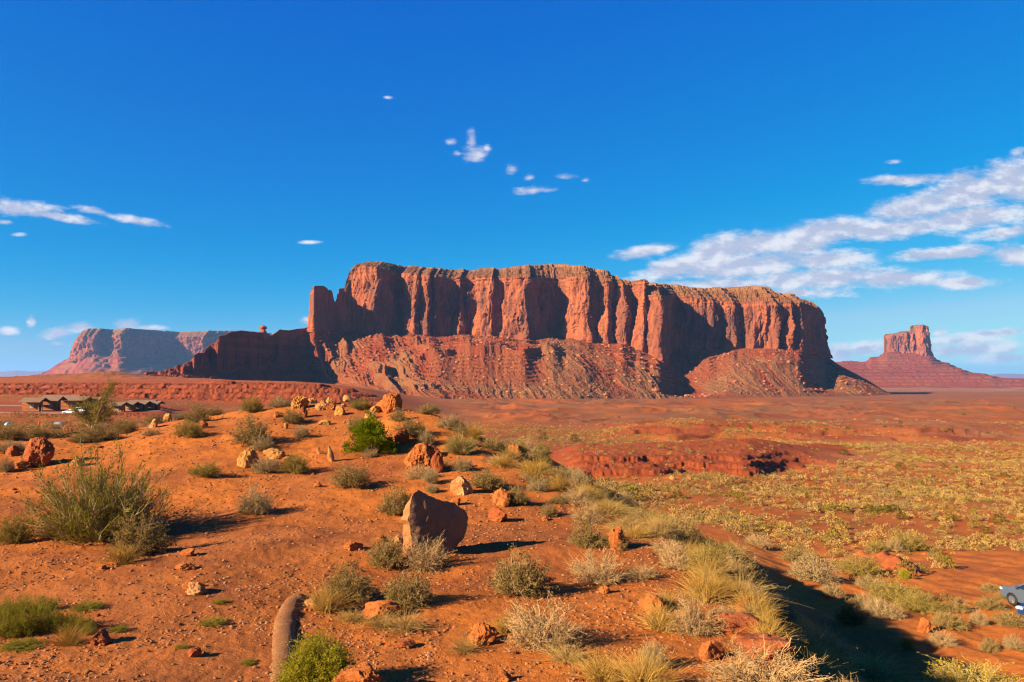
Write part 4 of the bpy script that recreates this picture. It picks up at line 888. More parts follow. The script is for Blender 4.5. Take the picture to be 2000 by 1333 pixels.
PLANTS = [
 ('broom',196,1060,262,226,'large broom-like green bush with white branches, the biggest bush on the hill'),
 ('tree',182,842,104,94,'thin leaning olive tree in front of the cabins'),
 ('juniper',724,893,112,84,'bright green juniper bush on the bare red hill'),
 ('lime',620,1350,136,118,'round lime green bush beside the netted straw log'),
 # along the crest
 ('green',493,808,46,36,'green bush standing against the sky-line of the hill, left of the yellow rocks'),
 ('grey',547,797,44,26,'low grey bush on the crest just left of the knobby yellow rock'),
 ('sage',572,830,44,30,'olive bush hiding a red boulder below the knobby yellow rock'),
 ('sage',491,874,76,58,'large olive bush above the two yellow rocks'), ('grey',513,884,46,36,'small grey bush leaning on the large olive bush above the yellow rocks'),
 ('grey',589,856,33,29,'small round grey bush alone on bare soil with a long shadow'),
 ('green',704,803,42,26,'green bush left of the orange boulder on the crest'),
 ('sage',700,845,38,38,'olive bush directly behind the juniper'), ('twig',722,895,32,24,'grey twiggy plant at the foot of the juniper'),
 ('sage',777,824,35,27,'bush at the foot of the orange boulder on the crest'), ('sage',838,811,44,24,'olive bush on the crest right of the orange boulder'),
 ('grey',877,840,42,33,'grey bush at the end of the crest where the hill falls away'), ('sage',802,857,62,38,'wide olive bush right of the juniper'),
 ('grey',832,873,36,38,'pale bush in front of the wide olive bush right of the juniper'),
 ('broom',898,892,66,54,'green brushy bush right of the fissured red boulder'), ('grey',904,922,44,36,'round grey bush right of the fissured red boulder'),
 ('grey',519,926,62,38,'ash grey bush in front of the two yellow rocks'), ('green',577,928,62,44,'green bush touching the ash grey bush by the yellow rocks'),
 ('sage',686,956,80,50,'wide dense bush alone in the middle of the bare hill'), ('twig',822,936,72,32,'straggly bush at the foot of the fissured red boulder'),
 ('grey',842,946,32,36,'small pale bush right of the straggly one by the fissured boulder'), ('sage',774,1012,68,64,'olive bush left behind the big dark boulder'),
 ('grey',845,965,30,22,'tiny grey bush behind the peak of the big dark boulder'), ('sage',950,959,68,42,'wide low bush right of the cream patched rock'),
 ('grey',498,1008,74,62,'round pale bush with a long shadow on the bare path'),
 ('sage',755,1115,78,66,'olive bush in front of the big dark boulder, on its left'), ('twig',832,1120,94,78,'twiggy bush covering the foot of the big dark boulder'),
 # left
 ('sage',386,826,52,38,'rounded bush on the left crest behind a wider one'), ('green',371,858,64,36,'wide green bush low on the left crest'), ('sage',420,812,34,19,'small bush on the crest behind the rounded bush'),
 ('grey',350,821,26,19,'small grey bush at the left end of the crest'), ('twig',294,852,42,20,'low dry bush beside the pale standing stone'), ('sage',245,848,48,32,'olive bush right of the thin leaning tree'),
 ('sage',197,862,82,34,'wide dark bush between the thin tree and the broom-like bush'), ('sage',300,828,36,20,'bush behind the pale standing stone'), ('sage',72,858,46,25,'bush left of the red leaning boulder, farther back'),
 ('sage',18,862,62,28,'olive bush at the left edge, the farthest back there'), ('grey',20,888,58,28,'grey bush at the left edge behind the small red rock'), ('grey',12,924,32,34,'grey bush at the left edge beside the small red rock'),
 ('sage',112,856,52,22,'bush behind the red leaning boulder'), ('green',400,937,62,34,'yellow green low bush alone left of the yellow rocks'),
 ('green',30,1064,78,64,'pale green bush at the left edge beside the broom-like bush'), ('twig',92,1052,44,46,'tangle of grey twigs left of the broom-like bush'),
 ('sage',277,1088,108,84,'olive bush in front of the broom-like bush'), ('grey',60,905,34,26,'grey bush beside the foot of the red leaning boulder'), ('twig',105,838,30,14,'low dry bush near the camp tents'), ('sage',155,866,40,18,'low bush left of the thin tree foot'),
 # near middle
 ('sage',1014,1168,120,94,'large round bush alone on the red slope right of the boulder shadow'), ('twig',1166,1145,110,80,'large pale twiggy bush on the slope below the pointed orange rock'), ('sage',1148,1072,72,58,'olive bush left of the pointed orange rock'),
 ('sage',682,1178,104,74,'olive bush beside the end of the netted straw log'), ('sage',797,1192,98,84,'dense bush above the orange slab rock'),
 ('twig',1058,1276,156,112,'broad twiggy grey bush in the middle foreground'), ('sage',1073,1012,34,30,'small olive bush below the ridge grass'), ('sage',1012,988,44,40,'bush right of the smooth orange rock'),
 ('twig',1148,1026,70,52,'pale twiggy bush on the ridge above the olive one'), ('twig',1120,990,66,30,'flat twiggy bush on the ridge'), ('sage',962,880,46,30,'bush on the falling ridge left of the others'), ('twig',1032,905,44,24,'low twiggy bush on the ridge behind the yellow grass'),
 ('grey',1050,962,46,28,'low grey bush on the ridge between grass tufts'), ('sage',1205,1075,52,44,'bush behind the pointed orange rock'), ('grey',1002,890,40,26,'grey bush on the ridge crest'),
 # ridge and shaded flank
 ('twig',1322,1116,74,62,'twiggy bush at the top of the shaded bank'), ('green',1384,1126,84,64,'green brushy bush at the top of the shaded bank'), ('twig',1352,1246,116,84,'broad twiggy bush beside the small orange rock'),
 ('grey',1276,1310,64,62,'grey twiggy bush near the lower edge'), ('twig',1492,1362,220,104,'wide tangle of bare twigs at the lower edge'), ('twig',1650,1372,96,64,'small tangle of bare twigs at the lower edge, right of the wide one'),
 ('grey',1462,1176,64,38,'pale bush beside the orange rock on the shaded bank'), ('grey',1522,1216,72,62,'grey bush in the shade below the pale one'), ('twig',1610,1282,92,62,'dry golden bush on the shaded bank'), ('sage',1665,1220,56,46,'dark bush standing alone in the shade of the bank'),
 ('sage',1455,1130,62,42,'dark bush in shade under the ridge'), ('sage',1420,1094,52,34,'dark bush in shade high on the bank'), ('sage',1245,1030,56,34,'bush on the shaded side of the ridge, near its middle'), ('grey',1290,1050,56,40,'grey bush on the shaded side of the ridge'),
 # foot of the slope
 ('grey',1590,1136,104,56,'wide grey bush at the foot of the shaded bank'), ('green',1680,1126,84,46,'green bush near the dirt mound'), ('grey',1626,1170,48,32,'small grey bush below the wide grey one'), ('green',1750,1182,104,52,'wide green bush on the sunlit flat'),
 ('green',1796,1200,92,46,'green bush overlapping the wide one on the sunlit flat'), ('grey',1725,1210,78,40,'grey bush at the edge of the shade'), ('sage',1855,1230,62,40,'grey bush pair on open soil, the darker'), ('grey',1912,1222,38,32,'small round grey bush on open soil'),
 ('sage',1976,1225,64,34,'long bush at the right edge on open soil'), ('sage',1935,1193,56,27,'double bush in front of the parked cars'), ('sage',1870,1199,46,31,'bush left of the double bush by the cars'), ('twig',1840,1266,58,33,'pale tan bush on open soil near the flowering bush'),
 ('sage',1933,1276,36,30,'small dark bush above the flowering bush'), ('grey',1980,1271,40,34,'pale bush at the right edge above the flowering bush'), ('sage',1963,1172,34,18,'bush hiding the wheel of the silver car'), ('sage',1935,1158,40,16,'bush behind the double bush, left of the silver car'),
 ('green',1775,1079,68,44,'tall bushy tree beyond the dirt mound'), ('green',1710,1079,38,26,'small green bush left of the bushy tree'), ('grey',1748,1077,32,30,'grey bush touching the bushy tree'), ('lime',1767,1131,22,21,'small bright green bush right of the dirt mound'),
 ('grey',1690,1190,56,34,'grey bush right of the dark bush in the shade'), ('sage',1560,1100,70,36,'bush just beyond the shaded bank'), ('grey',1700,1154,60,30,'low grey bush between green ones'), ('twig',1480,1068,60,30,'tan bush under the far ridge end'),
]
for t in PLANTS:
    nm, ct = {'broom': ('shrub', 'bush'), 'tree': ('small_tree', 'tree'), 'juniper': ('juniper_bush', 'bush'), 'yellow': ('flowering_bush', 'bush')}.get(t[0], ('shrub', 'bush'))
    plant(*t, name=nm, cat=ct, rz=0.0 if t[0] == 'tree' else None)
def corner_bush():
    y = 13.4; a, t = ray(1915, 1284); x = a * y; z = float(gz(x, y)); o = empty('flowering_bush', (x, y, z - .05), 1.0); w = 2.35
    o.scale = (w, w * .9, (t * y - z) / HGT['yellow']); tagp(o, 'yellow flowering bush in the lower right corner', 'bush')
    for pn, me in KIT['yellow'][0]: obj(pn, me, o)
corner_bush()
TUFTS = [
 ('grass',925,858,42,32,'dry grass tuft on the crest where the ridge starts down'), ('grass',985,916,54,30,'yellow grass tuft on the ridge by a red stone'), ('grass',1040,940,54,46,'tall yellow grass on the ridge crest'), ('grass',1092,960,38,40,'upright yellow grass clump against the shaded valley edge'),
 ('straw',1140,982,54,34,'straw grass on the ridge among twiggy bushes'), ('straw',1184,1010,66,38,'straw grass lower on the ridge'), ('straw',1218,1040,60,34,'pale grass on the shaded edge of the ridge'), ('grass',1376,1180,84,72,'big golden grass tuft on the bank'),
 ('grass',1288,1236,66,62,'dry grass around the small orange rock'), ('straw',1300,1190,50,40,'thin pale grass behind the small orange rock'), ('grass',240,1106,58,46,'dry grass tuft before the olive bush, left'), ('grass',638,1200,72,58,'dry grass beside the end of the straw log'), ('straw',745,1232,60,34,'dry grass under the orange slab rock'),
 ('straw',796,1238,62,44,'drooping green and straw grass by the orange slab rock'), ('grass',986,1242,46,44,'grass beside the angular orange rock'), ('straw',906,1280,46,36,'sparse grass in front of the angular orange rock'), ('grass',135,1264,56,46,'thin pale grass beside the red stone, lower left'),
 ('grass',1175,1340,100,62,'dry grass at the lower edge under the twiggy bush'), ('grass',1258,1350,120,76,'tall golden grass at the lower edge'), ('straw',1110,1300,80,36,'straw grass before the broad twiggy bush'), ('grass',1500,1236,34,62,'tall grass stalks on the shaded bank'), ('straw',1440,1092,44,40,'pale grass at the top of the bank'),
 ('grass',1773,1270,32,36,'grass tuft at the edge of the shade, alone'), ('straw',1345,1090,40,36,'grass leaning from the ridge over the shade'), ('straw',690,1220,52,26,'low straw beside the straw log, below the olive bush'), ('grass',1590,1300,60,40,'golden grass low on the shaded bank'), ('straw',1700,1330,120,40,'pale grass in deep shade at the lower edge'), ('grass',1262,1040,40,34,'grass at the ridge edge before the valley bushes'),
 ('straw',855,915,40,22,'sparse grass beside the fissured boulder'), ('straw',1850,1215,30,18,'low dry grass beside the grey pair'), ('grass',1360,1110,46,48,'yellow grass behind the big golden tuft'), ('straw',260,1062,40,34,'grey grass at the foot of the broom-like bush'),
]
for t in TUFTS: plant(*t, name='grass_tuft', cat='grass')
# low plants along the brow of the hill and on the shaded bank behind it
rs = np.random.RandomState(77); BW = np.stack([cr_a * cr_Y, cr_Y], 1)[14:]; bs = np.concatenate([[0], np.cumsum(np.linalg.norm(np.diff(BW, axis=0), axis=1))])
def along(q, off):
    x0, y0 = np.interp(q, bs, BW[:, 0]), np.interp(q, bs, BW[:, 1]); x1, y1 = np.interp(q + .3, bs, BW[:, 0]), np.interp(q + .3, bs, BW[:, 1]); dx, dy = x1 - x0, y1 - y0; l = math.hypot(dx, dy) + 1e-9
    return x0 - dy / l * off, y0 + dx / l * off
def put(kind, x, y, w, h, label, name, cat, group):
    KV = KIT[kind]; i = rs.randint(len(KV)); loc = (x, y, float(gz(x, y)) - .03)
    if KV[0][0][0] == '': o = obj(name, KV[i][0][1]); o.location = loc; o.rotation_euler = (0, 0, rs.rand() * 6.28)
    else:
        o = empty(name, loc, rs.rand() * 6.28)
        for pn, me in KV[i]: obj(pn, me, o)
    o.scale = (w, w, h / HGT[kind]); tagp(o, label, cat, group)
for k in range(40):
    x, y = along(rs.rand() ** .8 * (bs[-1] - 1.2), rs.normal() * .22 + .05); w = rs.uniform(.30, .62)
    put(rs.choice(['straw', 'grass', 'grass', 'straw']), x, y, w, w * rs.uniform(.6, .95), 'dry grass tuft growing on the very brow of the hill', 'grass_tuft', 'grass', 'grass along the brow of the hill')
for k in range(46):
    x, y = along(rs.rand() * (bs[-1] - .6), rs.uniform(.8, 5.0)); w = rs.uniform(.6, 1.25)
    if not abs(gz(x, y)) < 14: continue
    put(rs.choice(['sage', 'sage', 'grey', 'twig', 'green']), x, y, w, w * rs.uniform(.55, .8), 'bush in shadow on the steep bank behind the brow', 'shrub', 'bush', 'bushes on the shaded bank')
for k in range(75):
    x, y = along(bs[-1] * (1 - .72 * rs.rand() ** 1.5) - .4, rs.uniform(.5, 9)); w = rs.uniform(.35, .8)
    put(rs.choice(['straw', 'grass', 'straw', 'twig']), x, y, w, w * rs.uniform(.6, .9), 'pale dry tuft in the deep shade of the bank', 'grass_tuft', 'grass', 'dry tufts in the shade of the bank')
for k in range(14):
    x, y = along(rs.rand() * bs[-1], -rs.uniform(.3, 1.5)); w = rs.uniform(.4, .8)
    put(rs.choice(['twig', 'grey', 'sage']), x, y, w, w * rs.uniform(.5, .7), 'low twiggy bush just before the brow of the hill', 'shrub', 'bush', 'low bushes before the brow')
WEEDS = [(14,1250,60,64),(50,1246,62,66),(84,1238,60,58),(118,1236,56,48),(150,1240,54,42),(30,1205,70,40),(84,1200,60,34),(172,1243,30,28),(0,1222,44,50)]
for (px, py, w, h) in WEEDS: plant('weed', px, py, w, h, 'leafy green weed in the green patch at the lower left', name='weed', cat='weed', group='green weeds at the lower left')
MATS = [(40,1274,92,16),(170,1196,64,14),(430,1182,32,10),(415,1226,56,12),(232,1236,40,10),(355,1268,26,8),(485,1300,34,8),(560,1268,18,6)]
for (px, py, w, h) in MATS: plant('weed', px, py, w, h, 'flat green sprig growing on the bare foreground soil', name='weed', cat='weed', group='green sprigs on the foreground soil')

# ---------------------------------------------------------------- rocks
def mat_rock(name, c1, c2, c3, sc=6.0, bd=0.03):
    m, g = newmat(name); o = g.obj(); n = g.noise(o, sc * 0.35, 5, 0.6); n2 = g.noise(o, sc * 2.2, 5, 0.7); cr = g.noise(g.scaled(o, 1, 1, 2.4), sc * 0.9, 6, 0.7)
    c = g.mix(g.ss(n, 0.35, 0.65), c1, c2); c = g.mix(g.math('MULTIPLY', g.ss(n2, 0.55, 0.72), 0.7), c, c3)
    c = g.mix(g.math('MULTIPLY', g.ss(cr, 0.42, 0.34), 0.5), c, tuple(v * 0.5 for v in c1))
    finish(g, g.mul(c, (1.15, 0.98, 0.66)), 0.9, bump(g, g.math('ADD', n2, cr), bd, 0.9), 0.12); return m
RM = dict(
 orange=mat_rock('orange_sandstone', (0.36, 0.115, 0.036), (0.45, 0.165, 0.055), (0.28, 0.082, 0.034)),
 yellow=mat_rock('yellow_sandstone', (0.43, 0.205, 0.068), (0.50, 0.265, 0.10), (0.33, 0.125, 0.05)),
 red=mat_rock('red_sandstone', (0.29, 0.080, 0.034), (0.36, 0.110, 0.045), (0.21, 0.062, 0.034)),
 cream=mat_rock('cream_sandstone', (0.42, 0.17, 0.068), (0.52, 0.31, 0.17), (0.33, 0.11, 0.048), 4.0),
 slab=mat_rock('dark_slab', (0.27, 0.085, 0.045), (0.34, 0.11, 0.052), (0.20, 0.072, 0.05)),
)
def rock_mesh(seed, cuts=7, knob=0.0, rough=0.05, crack=0.0, sub=4):
    rs = np.random.RandomState(seed); V, F = ICO[sub]; v = V * (1 + 0.22 * perlin3(V * 1.1, seed))[:, None]
    for k in range(cuts):
        n = rs.normal(size=3); n /= np.linalg.norm(n); d = v @ n; c = 0.52 + 0.30 * rs.rand(); v = v - n * np.maximum(d - c, 0)[:, None]
    r = np.linalg.norm(v, axis=1)[:, None]; u = v / r
    h = rough * 1.5 * perlin3(v * 3, seed + 1) - rough * 1.3 * np.abs(perlin3(v * 6 + .5, seed + 8)) + rough * 0.7 * perlin3(v * 11, seed + 2) + rough * 0.4 * perlin3(v * 24, seed + 4)
    if knob: h = h + knob * (0.5 - np.abs(perlin3(v * np.array([5, 5, 2.6]), seed + 3)) * 1.6)
    if crack: h = h - crack * np.maximum(0, 1 - np.abs(perlin3(v * np.array([2.4, 2.4, 0.9]) + u * 0.4, seed + 6)) * 9)
    v = v + u * h[:, None]; v[:, 2] = np.maximum(v[:, 2], -0.55); m = np.abs(v).max(0); v = v / m * np.array([1, 1, 1])
    return v, F
def rock(kind, px, py, w, h, label, seed, cuts=8, knob=0.0, crack=0.0, rough=0.085, depth=0.8, rz=None, sub=4, name='rock', tilt=0.0, group=None, bury=0.12):
    p = hit(px, py)
    if p is None: print('no ground', px, py); return
    x, y, z = p; s = y / FPX; wm, hm = w * s, h * s
    v, F = rock_mesh(seed, cuts, knob, rough, crack, sub); lo = v[:, 2].min(); hi = v[:, 2].max()
    v = v.copy(); v[:, 2] = (v[:, 2] - lo) / (hi - lo); v[:, :2] *= 0.5
    v = v * np.array([wm, wm * depth, hm * (1 + bury)]); v[:, 2] -= hm * bury
    y2 = y + wm * depth * 0.35; x2 = x * y2 / y
    if abs(gz(x2, y2) - z) < 0.5 * hm: x, y, z = x2, y2, float(gz(x2, y2))
    me = mesh(name, v, F, [RM[kind]], True); me.set_sharp_from_angle(angle=R(30))
    o = obj(name, me); o.location = (x, y, z); o.rotation_euler = (0, tilt, RNG.uniform(-.5, .5) if rz is None else rz); tagp(o, label, 'rock', group); return o

# the big dark boulder, a leaning slab: outline of its broad face, thickness running back to the left
def big_boulder():
    x, y, z = hit(852, 1088); s = y / FPX; rs = np.random.RandomState(3)
    OUT = [(827,953),(838,960),(850,970),(865,976),(882,981),(896,989),(907,999),(916,1010),(920,1022),(919,1036),(914,1050),(904,1066),(896,1077),(883,1084),(866,1090),(840,1092),(818,1090),(817,1070),(817,1050),(815,1035),(812,1018),(808,1008),(811,996),(810,984),(814,970),(820,960)]
    f = np.array([0.80, 0.60, 0.0]); nrm = np.array([0.60, -0.80, 0.06]); nrm /= np.linalg.norm(nrm); th = 0.46
    o2 = np.array([((px - 860) * s / 0.80, (1086 - py) * s) for px, py in OUT]); n = len(o2)
    seg = np.concatenate([[0], np.cumsum(np.linalg.norm(np.diff(np.vstack([o2, o2[:1]]), axis=0), axis=1))]); q = np.linspace(0, seg[-1], 181)[:-1]
    cl = np.vstack([o2, o2[:1]]); e = np.stack([np.interp(q, seg, cl[:, 0]), np.interp(q, seg, cl[:, 1])], 1); c = e.mean(0)
    rings = []
    for k in np.linspace(0.03, 1, 26): rings.append((c + (e - c) * k, -0.0 + 0.05 * (1 - k ** 3)))           # front
    for k in np.linspace(0.06, 1, 14):
        sp = np.array([1 + 0.10 * k * (e[:, 0] < c[0]), 1 - 0.05 * k + 0 * e[:, 0]]).T; rings.append((c + (e - c) * sp * (1 - 0.10 * k), -th * k))
    for k in np.linspace(0.9, 0.03, 10): rings.append((c + (e - c) * 0.95 * k, -th - 0.06 * (1 - k)))
    V = np.concatenate([r[0][:, :1] * f + np.array([0, 0, 1]) * r[0][:, 1:] + nrm * r[1] * (1 - .74 * np.clip(r[0][:, 1:] / e[:, 1].max(), 0, 1) ** .8 if r[1] < 0 else 1) for r in rings])
    m = len(q); nr = len(rings); i = np.arange(nr * m).reshape(nr, m); j = np.roll(i, -1, 1); F = np.stack([i[:-1], j[:-1], j[1:], i[1:]], -1).reshape(-1, 4)
    d = 0.040 * perlin3(V * 3.2, 5) + 0.026 * perlin3(V * 8, 6) - .030 * np.abs(perlin3(V * 5, 8)) + 0.009 * perlin3(V * 22, 7); rad = V - V.mean(0); rad /= np.linalg.norm(rad, axis=1)[:, None]
    V = V + rad * d[:, None] - nrm * (0.02 * np.abs(perlin3(V * np.array([4, 4, 1.5]), 9)))[:, None]
    V[:, 2] -= 0.03
    caps = [i[0][::-1][None], i[-1][None]]
    me = mesh('boulder', V, [F] + [np.array(c_) for c_ in caps], [BOULD], True); me.set_sharp_from_angle(angle=R(42))
    o = obj('boulder', me); o.location = (x, y + 0.12, z); tagp(o, 'big dark leaning boulder with a sunlit left edge in the middle of the hill', 'boulder')
def mat_bould():
    m, g = newmat('varnished_boulder'); o = g.obj(); nn = g.n('ShaderNodeNewGeometry').outputs['Normal']
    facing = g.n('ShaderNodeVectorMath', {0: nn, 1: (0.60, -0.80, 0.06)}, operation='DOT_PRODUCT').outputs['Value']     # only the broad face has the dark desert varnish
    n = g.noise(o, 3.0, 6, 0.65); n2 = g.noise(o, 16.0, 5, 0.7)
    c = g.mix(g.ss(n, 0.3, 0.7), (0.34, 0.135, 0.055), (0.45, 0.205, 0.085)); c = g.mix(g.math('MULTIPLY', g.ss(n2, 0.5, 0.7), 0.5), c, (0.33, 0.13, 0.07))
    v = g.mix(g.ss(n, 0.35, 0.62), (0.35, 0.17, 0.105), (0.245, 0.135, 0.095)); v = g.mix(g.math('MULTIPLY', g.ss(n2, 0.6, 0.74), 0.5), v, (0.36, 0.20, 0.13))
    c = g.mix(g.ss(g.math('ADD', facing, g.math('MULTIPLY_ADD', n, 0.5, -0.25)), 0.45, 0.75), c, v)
    finish(g, g.mul(c, (1.1, 1.0, 0.75)), 0.85, bump(g, g.math('ADD', n, n2), 0.04, 0.9), 0.2); return m
BOULD = mat_bould(); big_boulder()
ROCKS = [
 ('orange',767,806,46,38,'large orange boulder on the crest of the hill',21,dict(cuts=9, knob=.10, depth=.9, sub=5)), ('orange',745,803,28,21,'split tan rock left of the orange crest boulder',22,dict(knob=.08)), ('yellow',734,808,24,13,'flat yellow stone in front of the orange crest boulder',23,{}),
 ('yellow',586,799,40,24,'knobby yellow rock on the crest, the largest of the yellow row',24,dict(knob=.30, cuts=5, sub=5)), ('yellow',609,789,24,11,'small knobby yellow rock right of the largest one',25,dict(knob=.2, cuts=3)), ('yellow',643,790,17,12,'pale yellow rock in the middle of the crest row',26,dict(knob=.1)), ('yellow',630,790,16,7,'low pale stone between yellow crest rocks',27,{}),
 ('yellow',677,786,24,11,'smooth domed yellow rock at the right end of the crest row',28,dict(cuts=4)), ('cream',627,803,26,13,'cream rock in front of the crest row',29,dict(knob=.12)), ('orange',646,801,22,14,'broken orange rock beside the cream rock',30,dict(knob=.14)), ('yellow',662,812,28,18,'tilted yellow orange rock with a shadow, nearest of the crest group',31,dict(cuts=10)), ('cream',672,796,12,7,'tiny pale stone behind the tilted rock',32,{}),
 ('red',591,816,20,20,'dark red boulder behind an olive bush on the crest',33,{}), ('orange',544,816,22,11,'red flat rock left of the olive bush on the crest',34,{}), ('yellow',633,831,26,10,'stack of flat broken stones on bare soil',35,dict(cuts=12, knob=.1)), ('yellow',559,838,10,12,'small orange stone at the foot of the olive crest bush',36,{}),
 ('cream',722,818,26,12,'pale flat rock behind the juniper',37,{}), ('cream',678,828,18,8,'pale stones left of the juniper',38,{}),
 ('orange',822,926,72,58,'fissured orange red boulder on the slope',40,dict(cuts=3, crack=.16, depth=.85, sub=5)), ('red',851,925,32,44,'dark boulder against the right side of the fissured one',41,dict(cuts=4)), ('red',843,893,40,22,'red rock behind the fissured boulder',42,{}), ('red',785,868,30,30,'smooth red boulder right of the juniper',43,dict(cuts=3)),
 ('yellow',482,914,44,36,'yellow rough rock left of the ash grey bush',44,dict(knob=.10, cuts=6)), ('yellow',535,898,44,20,'yellow rock behind the ash grey bush',45,dict(cuts=6)), ('orange',560,905,20,12,'small orange rock right of the yellow ones',46,{}),
 ('orange',622,952,17,10,'small orange stone on bare soil by the wide dense bush',47,{}), ('cream',905,968,54,34,'cream patched rock behind the big dark boulder',48,dict(knob=.10)), ('orange',979,990,46,34,'smooth orange rock on the right slope',49,dict(cuts=5)), ('red',972,1020,42,26,'red angular rock below the smooth orange one',50,{}), ('orange',890,988,22,16,'small pointed rock behind the boulder shoulder',51,{}),
 ('orange',690,1076,40,15,'flat tan slab half buried on the path',52,dict(cuts=5)), ('orange',744,1060,26,13,'small orange rock left of the big dark boulder',53,{}), ('cream',775,1062,34,16,'pale rock at the left foot of the big dark boulder',54,{}),
 ('cream',381,1162,48,22,'pale rock with an orange back on the bare path',55,dict(knob=.06)), ('orange',368,1150,36,14,'orange rock behind the pale one on the path',56,{}), ('orange',360,1116,46,13,'flat orange rocks on the path above the pale one',57,{}), ('orange',368,1088,34,13,'flat red stone near the olive bush shadow',58,{}), ('orange',196,1114,24,10,'small flat stone under the dry grass, left',59,{}), ('orange',222,1106,26,11,'reddish stone beside the dry grass, left',60,{}),
 ('red',196,1262,54,26,'rough red stone with a dark shadow in the lower left',61,dict(knob=.10)), ('red',379,1285,28,17,'small red stone alone near the lower edge',62,{}), ('orange',697,1352,128,48,'big flat orange rock cut by the lower edge',63,dict(cuts=6, depth=.6, sub=5, rz=0.0)),
 ('orange',742,1212,82,34,'orange slab rock with a cream side under the dense bush',64,dict(cuts=9, depth=.6)), ('cream',608,1186,30,18,'pale rock beside the end of the straw log',65,{}), ('red',793,1268,40,12,'low flat red stone in the middle foreground',66,{}),
 ('orange',938,1264,72,44,'angular orange rock in the middle foreground',67,dict(cuts=14, sub=5)), ('orange',1003,1260,30,20,'small orange rock beside the angular one',68,{}), ('orange',985,1333,36,22,'small orange rock at the lower edge',69,{}), ('orange',1273,1200,54,32,'small orange rock set among dry grass',70,dict(cuts=6)),
 ('orange',1201,1076,40,44,'pointed orange rock on the ridge',71,dict(cuts=12)), ('orange',1462,1198,54,30,'orange rock at the top of the shaded bank',72,{}), ('slab',1435,1240,140,44,'dark slab of bedrock on the shaded bank, the upper one',73,dict(cuts=8, depth=.6, tilt=.18)), ('slab',1490,1292,130,52,'dark slab of bedrock on the shaded bank, the lower one',74,dict(cuts=8, depth=.6, tilt=.18)), ('orange',1388,1292,64,34,'sunlit orange rock beside the dark slabs',75,{}),
 ('orange',1803,1236,30,26,'pointed orange rock at the edge of the shade',76,dict(cuts=12)), ('red',72,912,70,52,'red brown leaning boulder at the left',77,dict(cuts=7, sub=5)), ('red',26,892,30,20,'small red rock at the left edge',78,{}), ('orange',44,916,30,14,'orange stones in front of the red leaning boulder',79,{}), ('cream',297,836,16,19,'pale standing stone near the thin tree',80,dict(cuts=10, tilt=.4)), ('yellow',326,824,20,16,'yellow rock at the left end of the crest',81,{}), ('orange',130,846,24,11,'orange rock under the thin leaning tree',82,{}),
 ('orange',1008,895,32,26,'red rock beside the yellow ridge grass',83,{}), ('orange',1063,1018,14,9,'pinkish small stone by the small olive bush',84,{}), ('orange',1180,1160,22,14,'tan rock at the foot of the large pale twiggy bush',85,{}), ('orange',150,912,30,18,'orange rock lit through the broom-like bush',86,{}), ('red',395,836,22,13,'red rock beside the rounded left crest bush',87,{}), ('yellow',1732,1102,9,9,'small yellow stone beside the dirt mound',88,{}), ('cream',1345,938,11,7,'pale block on the red ledges',89,{}), ('cream',1313,938,12,8,'flat pale block on the red ledges, left one',90,{}),
]
for k, px, py, w, h, lab, sd, kw in ROCKS: rock(k, px, py, w, h, lab, sd, **kw)
# two narrow stones set on end
def upright(px, py, w, h, lab, seed, lean):
    x, y, z = hit(px, py); s = y / FPX; v, F = rock_mesh(seed, 10, 0, .05, 0, 3); lo, hi = v[:, 2].min(), v[:, 2].max(); v = v.copy(); v[:, 2] = (v[:, 2] - lo) / (hi - lo)
    v[:, :2] *= 0.5 * (1.15 - 0.5 * v[:, 2:3]); v = v * np.array([w * s, w * s * .8, h * s * 1.1]); v[:, 2] -= .1 * h * s
    o = obj('standing_stone', mesh('standing_stone', v, F, [RM['cream']], True)); o.location = (x, y + .05, z); o.rotation_euler = (0, lean, .3); tagp(o, lab, 'stone')
upright(621, 887, 8, 16, 'short rounded stone standing on end on bare soil', 91, .02); upright(646, 902, 14, 32, 'tall narrow stone standing on end on bare soil', 92, -.12)

# scattered small stones one can tell apart, and the gravel between them
stone_protos = [mesh('stone', np.clip(rock_mesh(200 + k, 7, 0, .06, 0, 2)[0], [-2, -2, -.35], 2), ICO[2][1], [RM[c]], True) for k, c in enumerate(('orange', 'cream', 'red', 'yellow', 'orange', 'red'))]
rs = np.random.RandomState(12); n_st = 0
while n_st < 150:
    px, py = rs.uniform(-20, 1250), 800 + 530 * rs.rand() ** 0.8
    p = hit(px, py)
    if p is None or p[1] > 40 or perlin(p[0] / 2.5, p[1] / 2.5, 17) < -0.15: continue
    x, y, z = p; s = rs.uniform(1.6, 6.0) * (1 if rs.rand() < .8 else 1.5) * y / FPX; o = obj('stone', stone_protos[rs.randint(6)]); o.scale = (s, s * rs.uniform(.6, 1), s * rs.uniform(.35, .8)); o.location = (x, y, z + .08 * s); o.rotation_euler = (0, 0, rs.rand() * 6.28)
    tagp(o, 'small loose stone lying on the bare red hill', 'stone', 'small loose stones on the hill'); n_st += 1
VV, FF, k = [], [], 0
V0 = ICO[1][0]; F0 = ICO[1][1]
